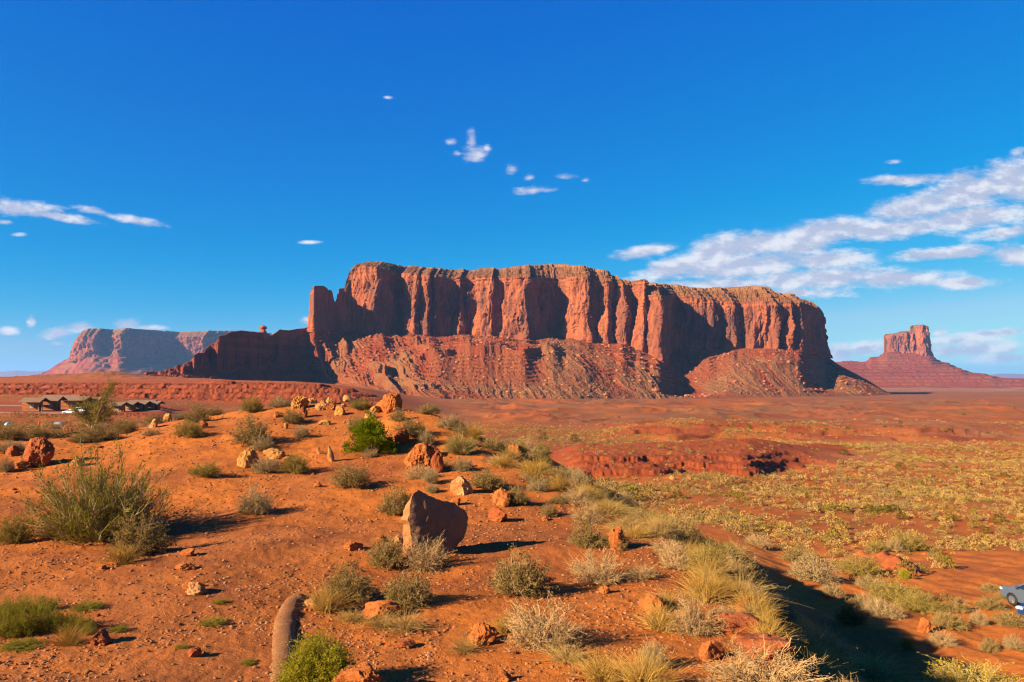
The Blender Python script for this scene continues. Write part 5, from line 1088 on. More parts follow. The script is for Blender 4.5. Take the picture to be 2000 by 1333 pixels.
while k < 30000:
    n = 4000; y = 4.6 * (36 / 4.6) ** rs.rand(n); a = rs.uniform(-.74, .62, n); x = a * y; ok = (y < np.interp(a, AC, crY) * 1.02) & (perlin(x / 2.2, y / 2.2, 19) + 0.5 * perlin(x / .6, y / .6, 23) > rs.uniform(-.7, .5, n)); x, y = x[ok], y[ok]; z = gz(x, y)
    m = len(x); s = (0.006 + 0.020 * rs.rand(m) ** 4) * (0.6 + y / 14); rot = rs.rand(m) * 6.28; sq = np.stack([s, s * rs.uniform(.5, 1, m), s * rs.uniform(.3, .7, m)], 1)
    v = V0[None] * (1 + .3 * (rs.rand(m, len(V0), 1) - .5)) * sq[:, None]; c_, s_ = np.cos(rot)[:, None], np.sin(rot)[:, None]
    v = np.stack([v[..., 0] * c_ - v[..., 1] * s_ + x[:, None], v[..., 0] * s_ + v[..., 1] * c_ + y[:, None], v[..., 2] + (z + s * .15)[:, None]], -1)
    VV.append(v.reshape(-1, 3)); FF.append((F0[None] + (k + np.arange(m))[:, None, None] * len(V0)).reshape(-1, 3)); k += m
def mat_gravel():
    m, g = newmat('gravel'); p = g.pos(); n = g.noise(p, 14.0, 2, 0.5); n2 = g.n('ShaderNodeTexWhiteNoise', {'Vector': g.n('ShaderNodeVectorMath', {0: p, 1: (.03, .03, .03)}, operation='SNAP').outputs[0]}, noise_dimensions='3D').outputs[0]
    c = g.mix(n2, (0.26, 0.085, 0.026), (0.52, 0.20, 0.065)); c = g.mix(g.ss(n2, .93, .97), c, (0.42, 0.27, 0.17)); finish(g, c, .9); return m
gr = obj('gravel', mesh('gravel', np.concatenate(VV), np.concatenate(FF), [mat_gravel()], False)); tagp(gr, kind='stuff')

# ---------------------------------------------------------------- bushes of the plain: the largest as things, the rest as one cover
def far_bush(kind, seed, n=150, ls=0.16):
    rs = np.random.RandomState(seed); t = Tubes(); th = rs.rand(n) * 6.283; el = np.arcsin(rs.rand(n) ** .9); r = 0.55 + .45 * rs.rand(n) ** .5; lob = 1 + .18 * np.sin(3 * th + seed)
    C = np.stack([.45 * r * lob * np.cos(th) * np.cos(el), .45 * r * lob * np.sin(th) * np.cos(el), .06 + .66 * r * np.sin(el)], 1); t.blades(C, C * 1.4 + rs.normal(size=(n, 3)) * .4 + (0, 0, .2), ls * (.6 + .8 * rs.rand(n)), ls * .42, rs)
    return t
fb_kinds = [('gold', 12), ('grey', 14), ('green', 15), ('straw', 16), ('sage', 18), ('twig', 19), ('gold', 13)]
FB = [far_bush(k, s).mesh('shrub', LM[k][0]) for k, s in fb_kinds]
DESC = ['golden', 'ash grey', 'green', 'straw yellow', 'olive', 'dry brown', 'pale golden']
rs = np.random.RandomState(31); cand = []
while len(cand) < 21000:
    n = 6000; y = 42 + (430 - 42) * rs.rand(n) ** 0.95; a = rs.uniform(-.72, .74, n); px = a * FPX + 1000
    dn = np.where(px < 850, 0.30, 1.0) * np.clip(0.85 + 1.2 * fbm(a * y / 26, y / 26, 3, 93), 0.15, 2) * np.interp(y, [40, 70, 110, 230, 300, 430], [.25, .8, 1.1, .9, .35, .16]) * y / 230
    x = a * y; rd = np.interp(0, [0, 1], [0, 1]); ii = np.clip(np.searchsorted(YR, y), 0, NR - 1); jj = np.clip(np.searchsorted(AC, a), 0, NC - 1)
    dn = dn * (1 - .93 * sstep(red[ii, jj], .15, .5)) * (1 - .8 * sstep(pale[ii, jj], .1, .4)); dn = np.where((y > 205) & (y < 300) & (px < 330), 0, dn); dn = np.where(y < 1.2 * np.interp(a, AC, tY), 0.0, dn); dn = np.where((np.abs(px - 1985) < 140) & (y < 75), 0, dn)
    ok = rs.rand(n) < dn * .8
    for xx, yy_ in zip(x[ok], y[ok]): cand.append((xx, yy_, (.34 + .75 * rs.rand() ** 1.5) * (1.0 if rs.rand() < .88 else 1.8), rs.randint(7)))
vis = []
for x, y, w, k in cand:
    px = x / y * FPX + 1000
    if -20 < px < 2020: vis.append((w / y, x, y, w, k))
order = sorted(range(len(vis)), key=lambda i: -vis[i][0])
ZZ = gz(np.array([v[1] for v in vis]), np.array([v[2] for v in vis]))
where = lambda x, y: 'left valley near the camp' if x < -10 else ('plain just below the hill' if y < 95 else 'plain before the red ledges')
for i in order[:128]:
    _, x, y, w, k = vis[i]; o = obj('shrub', FB[k]); o.location = (x, y, ZZ[i] - .03); o.scale = (w, w, w * rs.uniform(.75, 1.05)); o.rotation_euler = (0, 0, rs.rand() * 6.28)
    tagp(o, f'{DESC[k]} bush scattered on the {where(x, y)}', 'bush', f'{DESC[k]} bushes on the {where(x, y)}')
LOW = [far_bush(k, s + 40, 34, .30) for k, s in fb_kinds]; acc = {}
for i in order[128:]:
    _, x, y, w, k = vis[i]; r = rs.rand() * 6.28; v = np.concatenate(LOW[k].V) * np.array([w, w, w * .85]); c_, s_ = math.cos(r), math.sin(r)
    acc.setdefault(k, []).append(np.stack([v[:, 0] * c_ - v[:, 1] * s_ + x, v[:, 0] * s_ + v[:, 1] * c_ + y, v[:, 2] + ZZ[i] - .03], 1))
VV, FF, FM, n0 = [], [], [], 0
for k, L in acc.items():
    v = np.concatenate(L); m = len(v) // 4; VV.append(v); FF.append(np.arange(4 * m).reshape(m, 4) + n0); FM.append(np.full(m, k)); n0 += len(v)
cover = obj('scrub', mesh('scrub', np.concatenate(VV), np.concatenate(FF), [LM[k][0] for k, _ in fb_kinds], False, None, np.concatenate(FM))); tagp(cover, kind='stuff')
# dark junipers one can tell apart on the plain
JUN = [far_bush('dark', 60 + k, 220, .14).mesh('juniper_bush', LM['dark' if k < 2 else 'green'][0]) for k in range(3)]
JL = [(1062,860,17,15,'round green juniper on the far plain, the left of a pair'),(1122,864,17,15,'round green juniper on the far plain, the right of a pair'),(1697,1001,24,16,'dark green bush at the left end of the row on the plain'),(1716,1000,18,13,'dark green bush second in the row on the plain'),(1733,1000,20,14,'dark green bush third in the row on the plain'),(1746,1000,22,15,'dark green bush at the right end of the row on the plain'),(1325,975,26,15,'green bush below the red ledges'),(1447,983,26,22,'tall grey green bush below the red ledge end'),(1635,1000,52,16,'wide yellow green bush left of the dark row'),(1758,917,18,14,'dark bush on the grassy flat beyond the ledges'),(1842,912,10,8,'tiny dark bush right of the one on the grassy flat'),(1760,1016,18,18,'small juniper under the dark row'),(1858,1018,24,14,'dark bush right of the dark row'),(1950,1022,26,18,'dark bush near the right edge of the plain'),(1925,1043,18,14,'bush below the one near the right edge'),(1232,975,44,26,'yellow green bush beyond the shaded ridge'),(1756,972,10,14,'slim bush above the dark row'),(1185,948,24,14,'green bush at the foot of the ledges, left end'),(1962,932,20,8,'dark bush at the far right of the flat'),(1648,888,18,10,'green bush beside the farther ledges')]
for i, (px, py, w, h, lab) in enumerate(JL):
    p = hit(px, py, 60)
    if p is None: continue
    x, y, z = p; s = y / FPX; o = obj('juniper_bush', JUN[i % 2 if i not in (7, 8, 15) else 2]); o.location = (x, y, z - .05); o.scale = (w * s * 1.1, w * s * 1.1, h * s * 1.35); o.rotation_euler = (0, 0, i); tagp(o, lab, 'bush')
rs = np.random.RandomState(8); m = 0
while m < 90:
    px, py = rs.uniform(860, 2000), rs.uniform(775, 880); p = hit(px, py, 330)
    if p is None: continue
    x, y, z = p; w = rs.uniform(.9, 2.2) * (y / 500) ** .4; o = obj('juniper_bush', JUN[m % 3]); o.location = (x, y, z - .1); o.scale = (w, w, w * 1.1); o.rotation_euler = (0, 0, m); tagp(o, 'tiny dark bush dotted on the far slopes below the mesa', 'bush', 'dark bushes on the far slopes'); m += 1

# ---------------------------------------------------------------- netted straw log
def plain(name, col, rough=0.6, metal=0.0, spec=0.4, noise=0.0, sc=8.0, extra=None):
    m, g = newmat(name); c = (*col, 1)
    if noise: c = g.mix(g.ss(g.noise(g.obj(), sc, 4, .6), .3, .7), tuple(v * (1 - noise) for v in col), tuple(min(1, v * (1 + noise)) for v in col))
    finish(g, c if not isinstance(c, tuple) else col, rough, None, spec, {'Metallic': metal, **(extra or {})}); return m
def straw_log():
    m, g = newmat('straw_in_netting'); o = g.obj(); n = g.noise(g.scaled(o, 1, 1, 1), 40.0, 5, .7); u, v = g.attr('lu'), g.attr('lv')
    c = g.mix(g.ss(n, .35, .65), (0.30, 0.115, 0.040), (0.42, 0.19, 0.068)); soil = g.noise(o, 5.0, 4, .6); c = g.mix(g.ss(soil, .45, .65), c, (0.33, 0.12, 0.045))
    def net(sg): return g.ss(g.math('ABSOLUTE', g.math('SINE', g.math('MULTIPLY', g.math('MULTIPLY_ADD', v, 0.16 * sg, u), 38.0))), .22, .08)
    c = g.mix(g.math('MULTIPLY', g.math('MAXIMUM', net(1), net(-1)), .5), c, (0.055, 0.045, 0.035)); finish(g, c, .9, bump(g, n, .02, .8), .1)
    path = [(592, 1163), (580, 1166), (568, 1178), (558, 1200), (553, 1224), (552, 1246), (551, 1272), (548, 1300), (543, 1330), (536, 1360)]
    pts = np.array([hit(px + 2, py) for px, py in path]); k = 200; t = np.linspace(0, len(pts) - 1, k); P = np.stack([np.interp(t, np.arange(len(pts)), pts[:, i]) for i in range(3)], 1); P = smooth1(P, 9, 0)
    r = np.interp(t, [0, .6, 1.5, 4, 6, 7.5, 9], [.04, .08, .11, .125, .125, .11, .09]); T = np.gradient(P, axis=0); T /= np.linalg.norm(T, axis=1)[:, None]; A = np.cross(T, [0, 0, 1.0]); A /= np.linalg.norm(A, axis=1)[:, None]; B = np.cross(A, T); th = np.linspace(0, 2 * np.pi, 25)[:-1]
    rr = r[:, None] * (1 + .06 * perlin(np.arange(k)[:, None] / 11 + 0 * th, 2 * np.cos(th)[None] + 0 * r[:, None], 4) - .10 * (np.abs(np.sin(t * 2.2)) < .12)[:, None] + .07 * ridged(np.arange(k)[:, None] / 2.6 + .5 * np.cos(th)[None], 1.5 * np.sin(th)[None] + 0 * r[:, None], 2, 6))
    V = P[:, None] + rr[..., None] * (np.cos(th)[None, :, None] * A[:, None] + .62 * np.sin(th)[None, :, None] * B[:, None]); V[..., 2] += (r * np.interp(t, [0, 5, 9], [-.1, -.2, -.6]))[:, None]
    i = np.arange(k * 24).reshape(k, 24); j = np.roll(i, -1, 1); F = np.stack([i[:-1], j[:-1], j[1:], i[1:]], -1).reshape(-1, 4); su = np.cumsum(np.r_[0, np.linalg.norm(np.diff(P, axis=0), axis=1)])
    me = mesh('straw_log', V.reshape(-1, 3), [F, i[0][::-1][None], i[-1][None]], [m], True, dict(lu=np.repeat(su[:, None], 24, 1), lv=np.repeat(th[None], k, 0)))
    o = obj('straw_log', me); tagp(o, 'long straw log wrapped in dark netting at the path edge', 'erosion log')
straw_log()
# low mound of dirt near the parked cars
px = np.linspace(0, 1, 40)
def dirt_mound():
    x, y, z = hit(1758, 1116); n = 48; u = np.linspace(-1, 1, n); U, W = np.meshgrid(u, u, indexing='ij'); L, Wd = 95 * y / FPX * .62, 3.4; X = x + U * L + W * 1.0; Y = y + 3.2 + W * Wd - U * 1.6
    h = np.clip(1 - U ** 2, 0, 1) * np.clip(1 - W ** 2, 0, 1); Z = gz(X, Y) - .05 + 1.25 * h ** .7 * (1 + .3 * fbm(X / 1.4, Y / 1.4, 3, 5)); o = obj('dirt_mound', mesh('dirt_mound', np.stack([X, Y, Z], -1).reshape(-1, 3), gridfaces(n, n), [RM['red']], True)); tagp(o, 'low mound of dark red dirt on the sunlit flat', 'mound')
dirt_mound()
# camp road
def road():
    m, g = newmat('dirt_road'); p = g.pos(); c = g.mix(g.ss(g.noise(p, .5, 5, .65), .35, .65), (0.36, 0.19, 0.115), (0.46, 0.27, 0.18)); finish(g, c, .95)
    def strip(path, w, name):
        P = np.array(path, float); t = np.linspace(0, len(P) - 1, 160); Q = np.stack([np.interp(t, np.arange(len(P)), P[:, i]) for i in (0, 1)], 1); Q = smooth1(Q, 6, 0); T = np.gradient(Q, axis=0); T /= np.linalg.norm(T, axis=1)[:, None]; Nn = np.stack([-T[:, 1], T[:, 0]], 1); ww = np.linspace(-1, 1, 9)
        X = Q[:, :1] + Nn[:, :1] * ww * w; Y = Q[:, 1:] + Nn[:, 1:] * ww * w; o = obj(name, mesh(name, np.stack([X, Y, gz(X, Y) + .06], -1).reshape(-1, 3), gridfaces(160, 9), [m], True)); tagp(o, kind='structure')
    strip([(-240, 262), (-205, 252), (-172, 236), (-160, 226), (-150, 219), (-138, 220), (-125, 226), (-108, 238)], 3.2, 'road')
    strip([(-260, 285), (-222, 282), (-185, 280), (-168, 276)], 7.5, 'parking_ground')
road()

# ---------------------------------------------------------------- cabins
M_LOG = plain('cabin_siding', (0.52, 0.165, 0.042), .8, noise=.2, sc=1.5); M_ROOF = plain('brown_shingles', (0.26, 0.14, 0.07), .9, noise=.2, sc=1.2); M_POST = plain('cabin_posts', (0.40, 0.20, 0.06), .7, noise=.15)
M_PANE = plain('window_pane', (0.35, 0.45, 0.50), .15, 0, .6); M_DARK = plain('dark_opening', (0.03, 0.022, 0.02), .8); M_FRAME = plain('window_frame', (0.55, 0.48, 0.38), .6); M_DOOR = plain('cabin_door', (0.24, 0.09, 0.03), .6)
class MB:
    def __init__(s): s.bm = bmesh.new()
    def box(s, c, d, rz=0.0, bev=0.0):
        r = bmesh.ops.create_cube(s.bm, size=1.0); bmesh.ops.scale(s.bm, vec=d, verts=r['verts'])
        if bev:
            e = list({e for v in r['verts'] for e in v.link_edges}); r2 = bmesh.ops.bevel(s.bm, geom=e, offset=bev, segments=2, affect='EDGES'); vs = r2['verts']
            vs = list({v for f in r2['faces'] for v in f.verts} | set(v for v in r['verts'] if v.is_valid))
        else: vs = r['verts']
        if rz: bmesh.ops.rotate(s.bm, cent=(0, 0, 0), matrix=Matrix.Rotation(rz, 3, 'Z'), verts=vs)
        bmesh.ops.translate(s.bm, vec=c, verts=vs); return vs
    def prism(s, poly, axis, a, b, taper=None):
        """poly in the plane across axis; taper(point, end) may move points"""
        n = len(poly); R0 = []
        for e, t in enumerate((a, b)):
            row = []
            for (u, w) in poly: row.append(s.bm.verts.new((t, u, w) if axis == 'x' else (u, t, w) if axis == 'y' else (u, w, t)))
            R0.append(row)
        for i in range(n): s.bm.faces.new((R0[0][i], R0[0][(i + 1) % n], R0[1][(i + 1) % n], R0[1][i]))
        s.bm.faces.new(R0[0][::-1]); s.bm.faces.new(R0[1]); return R0
    def cyl(s, c, r, h, axis='z', seg=20):
        q = bmesh.ops.create_cone(s.bm, cap_ends=True, segments=seg, radius1=r, radius2=r, depth=h)['verts']
        if axis == 'y': bmesh.ops.rotate(s.bm, cent=(0, 0, 0), matrix=Matrix.Rotation(R(90), 3, 'X'), verts=q)
        if axis == 'x': bmesh.ops.rotate(s.bm, cent=(0, 0, 0), matrix=Matrix.Rotation(R(90), 3, 'Y'), verts=q)
        bmesh.ops.translate(s.bm, vec=c, verts=q); return q
    def done(s, name, mat, parent=None, smooth=False):
        bmesh.ops.recalc_face_normals(s.bm, faces=s.bm.faces[:]); me = bpy.data.meshes.new(name); s.bm.to_mesh(me); s.bm.free(); me.materials.append(mat)
        if smooth:
            me.polygons.foreach_set('use_smooth', [True] * len(me.polygons)); me.set_sharp_from_angle(angle=R(35))
        return obj(name, me, parent)
def cabin(px, py, w, h, Y, label, rz=0.0, wins=1):
    """gabled cabin, long wall to the viewer, porch at its right end; sizes in metres from the picture"""
    a, t = ray(px, py); z = float(gz(a * Y, Y)); W, Hh, Dp = w * Y / FPX, h * Y / FPX, 4.6
    r = empty('cabin', (a * Y, Y, z), rz); wall_h = Hh * .70; b = MB(); b.box((-W * .10, Dp / 2, wall_h / 2 - .4), (W * .78, Dp - 2, wall_h + .8)); wl = b.done('wall', M_LOG, r)
    lg = MB()
    for k in range(int(wall_h / .42)): lg.box((-W * .10, 1.0 - .03, .22 + k * .42), (W * .78, .10, .24), bev=.03)
    lg.done('siding', M_LOG, wl)
    b = MB(); o_ = 1.1; rh = Hh - wall_h; b.prism([(.1 - o_, wall_h), (Dp / 2, Hh), (Dp + o_ - .1, wall_h), (Dp + o_ - .1, wall_h + .18), (Dp / 2, Hh + .20), (.1 - o_, wall_h + .18)], 'x', -W / 2 - .15, W / 2 + .05); b.done('roof', M_ROOF, r)
    b = MB(); b.prism([(1.0, wall_h - .02), (Dp / 2, Hh - .08), (Dp - 1, wall_h - .02)], 'x', -W * .49 + .05, W * .29); b.done('gable', M_LOG, r)
    b = MB()
    for px_ in (W * .33, W * .49): b.box((px_, .45, wall_h / 2), (.22, .22, wall_h))
    b.done('porch_post', M_POST, r); b = MB(); b.box((W * .41, .75, .95), (W * .16, .08, .10)); b.box((W * .41, .75, .55), (W * .16, .06, .06)); b.done('railing', M_POST, r); b = MB(); b.box((W * .40, 2.2, -.15), (W * .20, 3.4, .3)); b.done('porch', M_POST, r)
    for k in range(wins):
        wx = -W * .02 + k * -W * .32; f = MB(); f.box((wx, .93, wall_h * .58), (1.15, .12, 1.35)); fr_ = f.done('window', M_FRAME, r); g_ = MB(); g_.box((wx, .86, wall_h * .58), (.92, .04, 1.10)); g_.done('pane', M_PANE, fr_)
    d = MB(); d.box((W * .295, 2.3, 1.05), (.08, 1.0, 2.1)); d.done('door', M_DOOR, r); tagp(r, label, 'cabin'); return r
CAB = [(60,800,39,25,232,'brown cabin at the left end of the cabin row beside the road',0.12),(97,799,35,26,238,'second brown cabin, just right of the end cabin',0.12),(140,797,54,24,246,'long brown cabin partly behind the thin tree',0.12),(115,793,66,24,256,'cabin standing behind the front row, only its long roof showing',0.12),(178,797,30,21,250,'cabin behind the thin tree, right end of the left group',0.12),
 (226,808,26,18,226,'cabin at the left of the small right group, next to the tree',.08),(249,807,25,17,232,'second cabin of the small right group',.08),(273,806,25,17,236,'third cabin of the small right group',.08),(297,805,25,16,240,'cabin at the right end of the small right group',.08),(274,796,50,14,256,'long cabin behind the small right group',.08)]
for (px, py, w, h, Y, lab, rz) in CAB: cabin(px, py, w, h, Y, lab, rz)

# ---------------------------------------------------------------- cars
def paint(name, col, metal=.0): return plain(name, col, .28, metal, .5, extra={'Coat Weight': .6, 'Coat Roughness': .08})
M_GLASS = plain('tinted_glass', (0.02, 0.022, 0.028), .06, 0, .8); M_TYRE = plain('tyre_rubber', (0.018, 0.017, 0.017), .85); M_RIM = plain('alloy_rim', (0.55, 0.55, 0.56), .3, .8); M_TRIM = plain('black_trim', (0.03, 0.03, 0.032), .5); M_TAIL = plain('tail_lamp', (0.55, 0.01, 0.015), .2, 0, .6); M_LAMP = plain('head_lamp', (0.75, 0.76, 0.78), .12, 0, .7); M_CHROME = plain('bright_trim', (0.7, 0.7, 0.71), .2, .9)
def car(x, y, rz, mat, label, suv=True, z=None):
    """x axis is forward; body lofted from side sections, glasshouse leaning in, wheels in arches"""
    L, W = (4.55, 1.80) if suv else (4.45, 1.76); H1, HT = (1.02, 1.68) if suv else (.92, 1.42)
    r = empty('parked_car', (x, y, float(gz(x, y)) if z is None else z), rz)
    hl = L / 2; wb = 1.32; ra = .39
    def arch(cx): return [(cx + ra * math.cos(t), .30 + ra * math.sin(t)) for t in np.linspace(0, math.pi, 9)]
    low = [(-hl + .05, .34)] + [p for p in reversed(arch(-wb))] + [p for p in reversed(arch(wb))] + [(hl - .06, .34)]
    up = [(hl, .55), (hl - .02, .78), (hl - .22, .90), (hl - 1.12, H1), (-hl + .25, H1 + .02), (-hl + .03, .92), (-hl, .60)] if suv else [(hl, .52), (hl - .04, .70), (hl - .30, .80), (hl - 1.25, H1), (-hl + .75, H1 + .02), (-hl + .08, .95), (-hl, .58)]
    b = MB(); b.prism(low + up, 'y', -W / 2, W / 2)
    for v in b.bm.verts:                                   # tumblehome and rounded corners in plan
        k = sstep(np.array(abs(v.co.x)), hl - .75, hl); v.co.y *= 1 - .16 * float(k) ** 2 - .05 * max(0, (v.co.z - .75))
    o = b.done('body', mat, r, True); md = o.modifiers.new('edge', 'BEVEL'); md.width = .045; md.segments = 3; md.limit_method = 'ANGLE'; md.angle_limit = R(40)
    gl = [(-hl + .16, H1), (-hl + .42, HT - .07), (-hl + .75, HT), (hl - 2.15, HT), (hl - 1.85, HT - .05), (hl - 1.05, H1)] if suv else [(-hl + .65, H1), (-hl + 1.25, HT - .06), (-hl + 1.6, HT), (hl - 2.25, HT), (hl - 1.95, HT - .05), (hl - 1.10, H1)]
    b = MB(); b.prism([(u, w - .01) for u, w in gl], 'y', -W / 2 + .05, W / 2 - .05)
    def lean(v): v.co.y *= 1 - .22 * max(0, (v.co.z - H1)) / (HT - H1)
    for v in b.bm.verts: lean(v)
    o = b.done('cabin_shell', mat, r, True); md = o.modifiers.new('edge', 'BEVEL'); md.width = .05; md.segments = 3; md.limit_method = 'ANGLE'; md.angle_limit = R(25)
    zb, zt = H1 + .06, HT - .13; bx0, bx1 = gl[0][0], gl[-1][0]; tx0, tx1 = gl[1][0], gl[4][0]
    def side(xa, xb, xc, xd, sg):
        m = MB(); vs = []
        for off in (0.0, .014):
            row = []
            for (u, w) in ((xa, zb), (xb, zb), (xc, zt), (xd, zt)):
                yy_ = (W / 2 - .05) * (1 - .22 * (w - H1) / (HT - H1)) + off; row.append(m.bm.verts.new((u, sg * yy_, w)))
            vs.append(row)
        for i in range(4): m.bm.faces.new((vs[0][i], vs[0][(i + 1) % 4], vs[1][(i + 1) % 4], vs[1][i]))
        m.bm.faces.new(vs[1]); m.bm.faces.new(vs[0][::-1]); m.done('side_window', M_GLASS, r)
    mid1, mid2 = -.30, .0; lx = bx0 + .28
    for sg in (-1, 1):
        side(mid2 - .25, bx1 - .22, tx1 - .12, mid2 - .25, sg); side(mid1 - .85, mid2 - .33, mid2 - .33, mid1 - .85, sg)
        if suv: side(lx, mid1 - .93, mid1 - .93, lx + .22, sg)
    def pane(name, x0, z0, x1, z1, w0, w1, dx):
        m = MB(); vs = []
        for off in (0, dx): vs.append([m.bm.verts.new(c) for c in ((x0 + off, -w0, z0), (x0 + off, w0, z0), (x1 + off, w1, z1), (x1 + off, -w1, z1))])
        for i in range(4): m.bm.faces.new((vs[0][i], vs[0][(i + 1) % 4], vs[1][(i + 1) % 4], vs[1][i]))
        m.bm.faces.new(vs[1]); m.bm.faces.new(vs[0][::-1]); m.done(name, M_GLASS, r)
    ww, wt_ = W / 2 - .16, W / 2 - .30
    pane('rear_window', bx0 + .03, zb, tx0 - .02, zt, ww, wt_, -.02); pane('windscreen', bx1 - .06, zb, tx1 + .02, zt, ww, wt_, .02)
    for sx_ in (-wb, wb):
        for sg in (-1, 1):
            w_ = empty('wheel', (sx_, sg * (W / 2 - .12), .33)); w_.parent = r; m = MB(); m.cyl((0, 0, 0), .33, .22, 'y', 28); t_ = m.done('tyre', M_TYRE, w_, True); md = t_.modifiers.new('edge', 'BEVEL'); md.width = .03; md.segments = 2; md.limit_method = 'ANGLE'; m = MB(); m.cyl((0, sg * .02, 0), .21, .20, 'y', 20)
            for k in range(5): m.box((0, sg * .122, .105), (.05, .02, .17)); bmesh.ops.rotate(m.bm, cent=(0, 0, 0), matrix=Matrix.Rotation(R(72), 3, 'Y'), verts=m.bm.verts)
            m.done('rim', M_RIM, w_)
    for sg in (-1, 1):
        m = MB(); m.box((-hl + .10, sg * (W / 2 - .22), .90), (.20, .30, .20), bev=.03); m.done('tail_light', M_TAIL, r); m = MB(); m.box((hl - .14, sg * (W / 2 - .27), .74), (.24, .34, .14), bev=.03); m.done('headlight', M_LAMP, r); m = MB(); m.box((hl - 1.35, sg * (W / 2 + .06), H1 + .10), (.14, .20, .14), bev=.03); m.done('mirror', mat, r)
        if suv: m = MB(); m.box((-.55, sg * (W / 2 - .30), HT + .035), (1.9, .05, .05), bev=.015); m.done('roof_rail', M_TRIM, r)
    m = MB(); m.box((-hl + .06, 0, .46), (.16, W - .30, .22), bev=.04); m.box((hl - .08, 0, .44), (.16, W - .34, .22), bev=.04); m.done('bumper', M_TRIM, r); m = MB(); m.box((-hl - .012, 0, .72), (.02, .42, .12)); m.done('number_plate', M_LAMP, r); m = MB(); m.box((hl - .03, 0, .62), (.06, .8, .12)); m.done('grille', M_TRIM, r)
    if suv: m = MB(); m.box((-hl + .30, 0, HT - .02), (.34, W - .62, .05), bev=.015); m.done('spoiler', mat, r)
    tagp(r, label, 'car'); return r
SILVER, BLUE, WHITE = paint('silver_blue_paint', (0.16, 0.20, 0.27), .4), paint('blue_paint', (0.015, 0.06, 0.22), .3), paint('white_paint', (0.78, 0.79, 0.80))
q = hit(2044, 1196); car(q[0], q[1], R(100), SILVER, 'silver blue car seen from behind at the right edge')
q = hit(2066, 1212); car(q[0], q[1], R(205), BLUE, 'deep blue car at the right edge, nearer than the silver one', False)
a, _ = ray(138, 808); car(a * 219, 219, R(176), WHITE, 'white car parked on the camp road before the cabins, left one', False, None)
a, _ = ray(154, 806); car(a * 224, 224, R(178), WHITE, 'white car behind the thin tree, right of the other white car', True)

# ---------------------------------------------------------------- the camp: tents, a van with an awning, a person
def tent(px, py, w, h, Y, col, label):
    a, _ = ray(px, py); x = a * Y; W, Hh = w * Y / FPX, h * Y / FPX; r = empty('tent', (x, Y, float(gz(x, Y)))); n, k = 16, 24; th = np.linspace(0, np.pi, n)[:, None]; ph = np.linspace(0, 2 * np.pi, k)[None]
    t = np.linspace(0, 1, n)[:, None]; rad = np.cos(t * np.pi / 2) ** .7 * (1 + .10 * np.cos(4 * ph) * (1 - t)); V = np.stack([W / 2 * rad * np.cos(ph), W / 2 * .9 * rad * np.sin(ph), Hh * np.sin(t * np.pi / 2) + 0 * ph], -1)
    obj('canopy', mesh('canopy', V.reshape(-1, 3), gridfaces(n, k), [plain('tent_cloth', col, .6)], True), r); b = MB(); b.prism([(-W * .16, .02), (W * .16, .02), (W * .10, Hh * .62), (0, Hh * .74), (-W * .10, Hh * .62)], 'y', -W * .50, -W * .46); b.done('door_flap', plain('tent_flap', tuple(min(1, c * 1.5 + .1) for c in col), .7), r)
    b = Tubes()
    for q in (0, 1): ph_ = R(45) + q * R(90); b.stem([(W * .52 * math.cos(s_) * math.cos(ph_), W * .47 * math.cos(s_) * math.sin(ph_), Hh * 1.01 * math.sin(s_)) for s_ in np.linspace(0, math.pi, 15)], .03, .03, 5)
    obj('pole', b.mesh('pole', M_CHROME), r); tagp(r, label, 'tent')
tent(16, 834, 11, 7, 158, (0.10, 0.33, 0.36), 'teal dome tent at the left edge of the camp'); tent(57, 839, 8, 7, 150, (0.42, 0.52, 0.58), 'pale blue tent left of the person in orange'); tent(101, 840, 12, 6, 150, (0.02, 0.03, 0.07), 'dark navy dome tent beside the red shelter')
def shelter():
    Y = 150.0; a, _ = ray(115, 842); x = a * Y; r = empty('camp_shelter', (x, Y, float(gz(x, Y)))); w, d, h = 1.35, 1.3, 1.0; b = MB()
    for sx_ in (-1, 1):
        for sy_ in (-1, 1): p = MB(); p.box((sx_ * w / 2, sy_ * d / 2, h / 2), (.06, .06, h)); p.done('pole', M_CHROME, r)
    b.prism([(-w * .56, h - .06), (w * .56, h - .06), (w * .40, h + .30), (-w * .40, h + .30)], 'y', -d * .55, d * .55); b.done('canopy', plain('grey_canvas', (0.36, 0.38, 0.50), .7), r); c = MB(); c.box((0, d * .1, h * .33), (w * .92, d * .7, h * .62), bev=.05); c.done('wall', plain('red_canvas', (0.52, 0.05, 0.03), .7), r); tagp(r, 'red walled shelter with a grey top in the camp', 'shelter')
shelter()
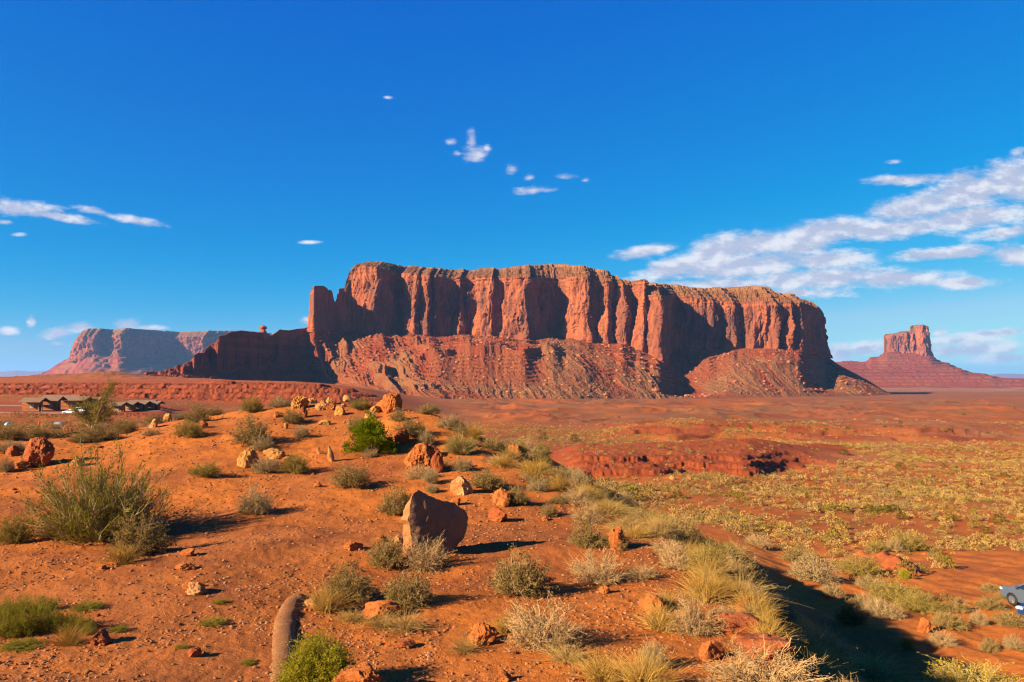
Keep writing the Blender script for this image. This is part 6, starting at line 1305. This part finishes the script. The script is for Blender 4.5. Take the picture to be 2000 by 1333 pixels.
def person():
    """standing figure in an orange top, a speck in the camp"""
    Y = 150.0; a, _ = ray(75.5, 838); x = a * Y; z = float(gz(x, Y)); J = dict(pel=(0, 0, .92), sp=(0, .01, 1.18), ch=(0, .01, 1.38), nk=(0, 0, 1.50), hd=(0, -.02, 1.64), tp=(0, 0, 1.74), hl=(.10, 0, .88), kl=(.12, -.03, .48), al=(.12, .02, .08), fl=(.13, -.14, .03), hr=(-.10, 0, .88), kr=(-.11, .02, .48), ar=(-.12, .06, .08), fr=(-.13, -.10, .03), sl=(.19, .01, 1.40), el=(.25, .03, 1.12), wl=(.24, -.10, .88), dl=(.23, -.16, .80), sr=(-.19, .01, 1.40), er=(-.26, .02, 1.12), wr=(-.25, -.08, .88), dr=(-.24, -.14, .80))
    Rr = dict(pel=.15, sp=.14, ch=.16, nk=.06, hd=.105, tp=.08, hl=.095, kl=.065, al=.05, fl=.045, hr=.095, kr=.065, ar=.05, fr=.045, sl=.075, el=.05, wl=.036, dl=.04, sr=.075, er=.05, wr=.036, dr=.04)
    E = ['pel sp', 'sp ch', 'ch nk', 'nk hd', 'hd tp', 'pel hl', 'hl kl', 'kl al', 'al fl', 'pel hr', 'hr kr', 'kr ar', 'ar fr', 'ch sl', 'sl el', 'el wl', 'wl dl', 'ch sr', 'sr er', 'er wr', 'wr dr']; ks = list(J)
    me = bpy.data.meshes.new('person'); me.from_pydata([J[k] for k in ks], [tuple(ks.index(q) for q in e.split()) for e in E], []); m, g = newmat('figure'); zc = g.n('ShaderNodeSeparateXYZ', {0: g.obj()}).outputs[2]
    c = g.mix(g.ss(zc, .90, .92), (0.05, 0.06, 0.10), (0.70, 0.10, 0.012)); c = g.mix(g.ss(zc, 1.50, 1.52), c, (0.45, 0.25, 0.16)); c = g.mix(g.ss(zc, 1.66, 1.68), c, (0.05, 0.03, 0.02)); finish(g, c, .8); me.materials.append(m)
    o = obj('person', me); o.location = (x, Y, z); sk = o.modifiers.new('skin', 'SKIN'); sv = me.skin_vertices[0].data
    for i, k in enumerate(ks): sv[i].radius = (Rr[k], Rr[k] * .8)
    sv[0].use_root = True; o.modifiers.new('sub', 'SUBSURF').levels = 1; o.modifiers['sub'].render_levels = 2; tagp(o, 'distant person in an orange top standing among the camp tents', 'person')
person()
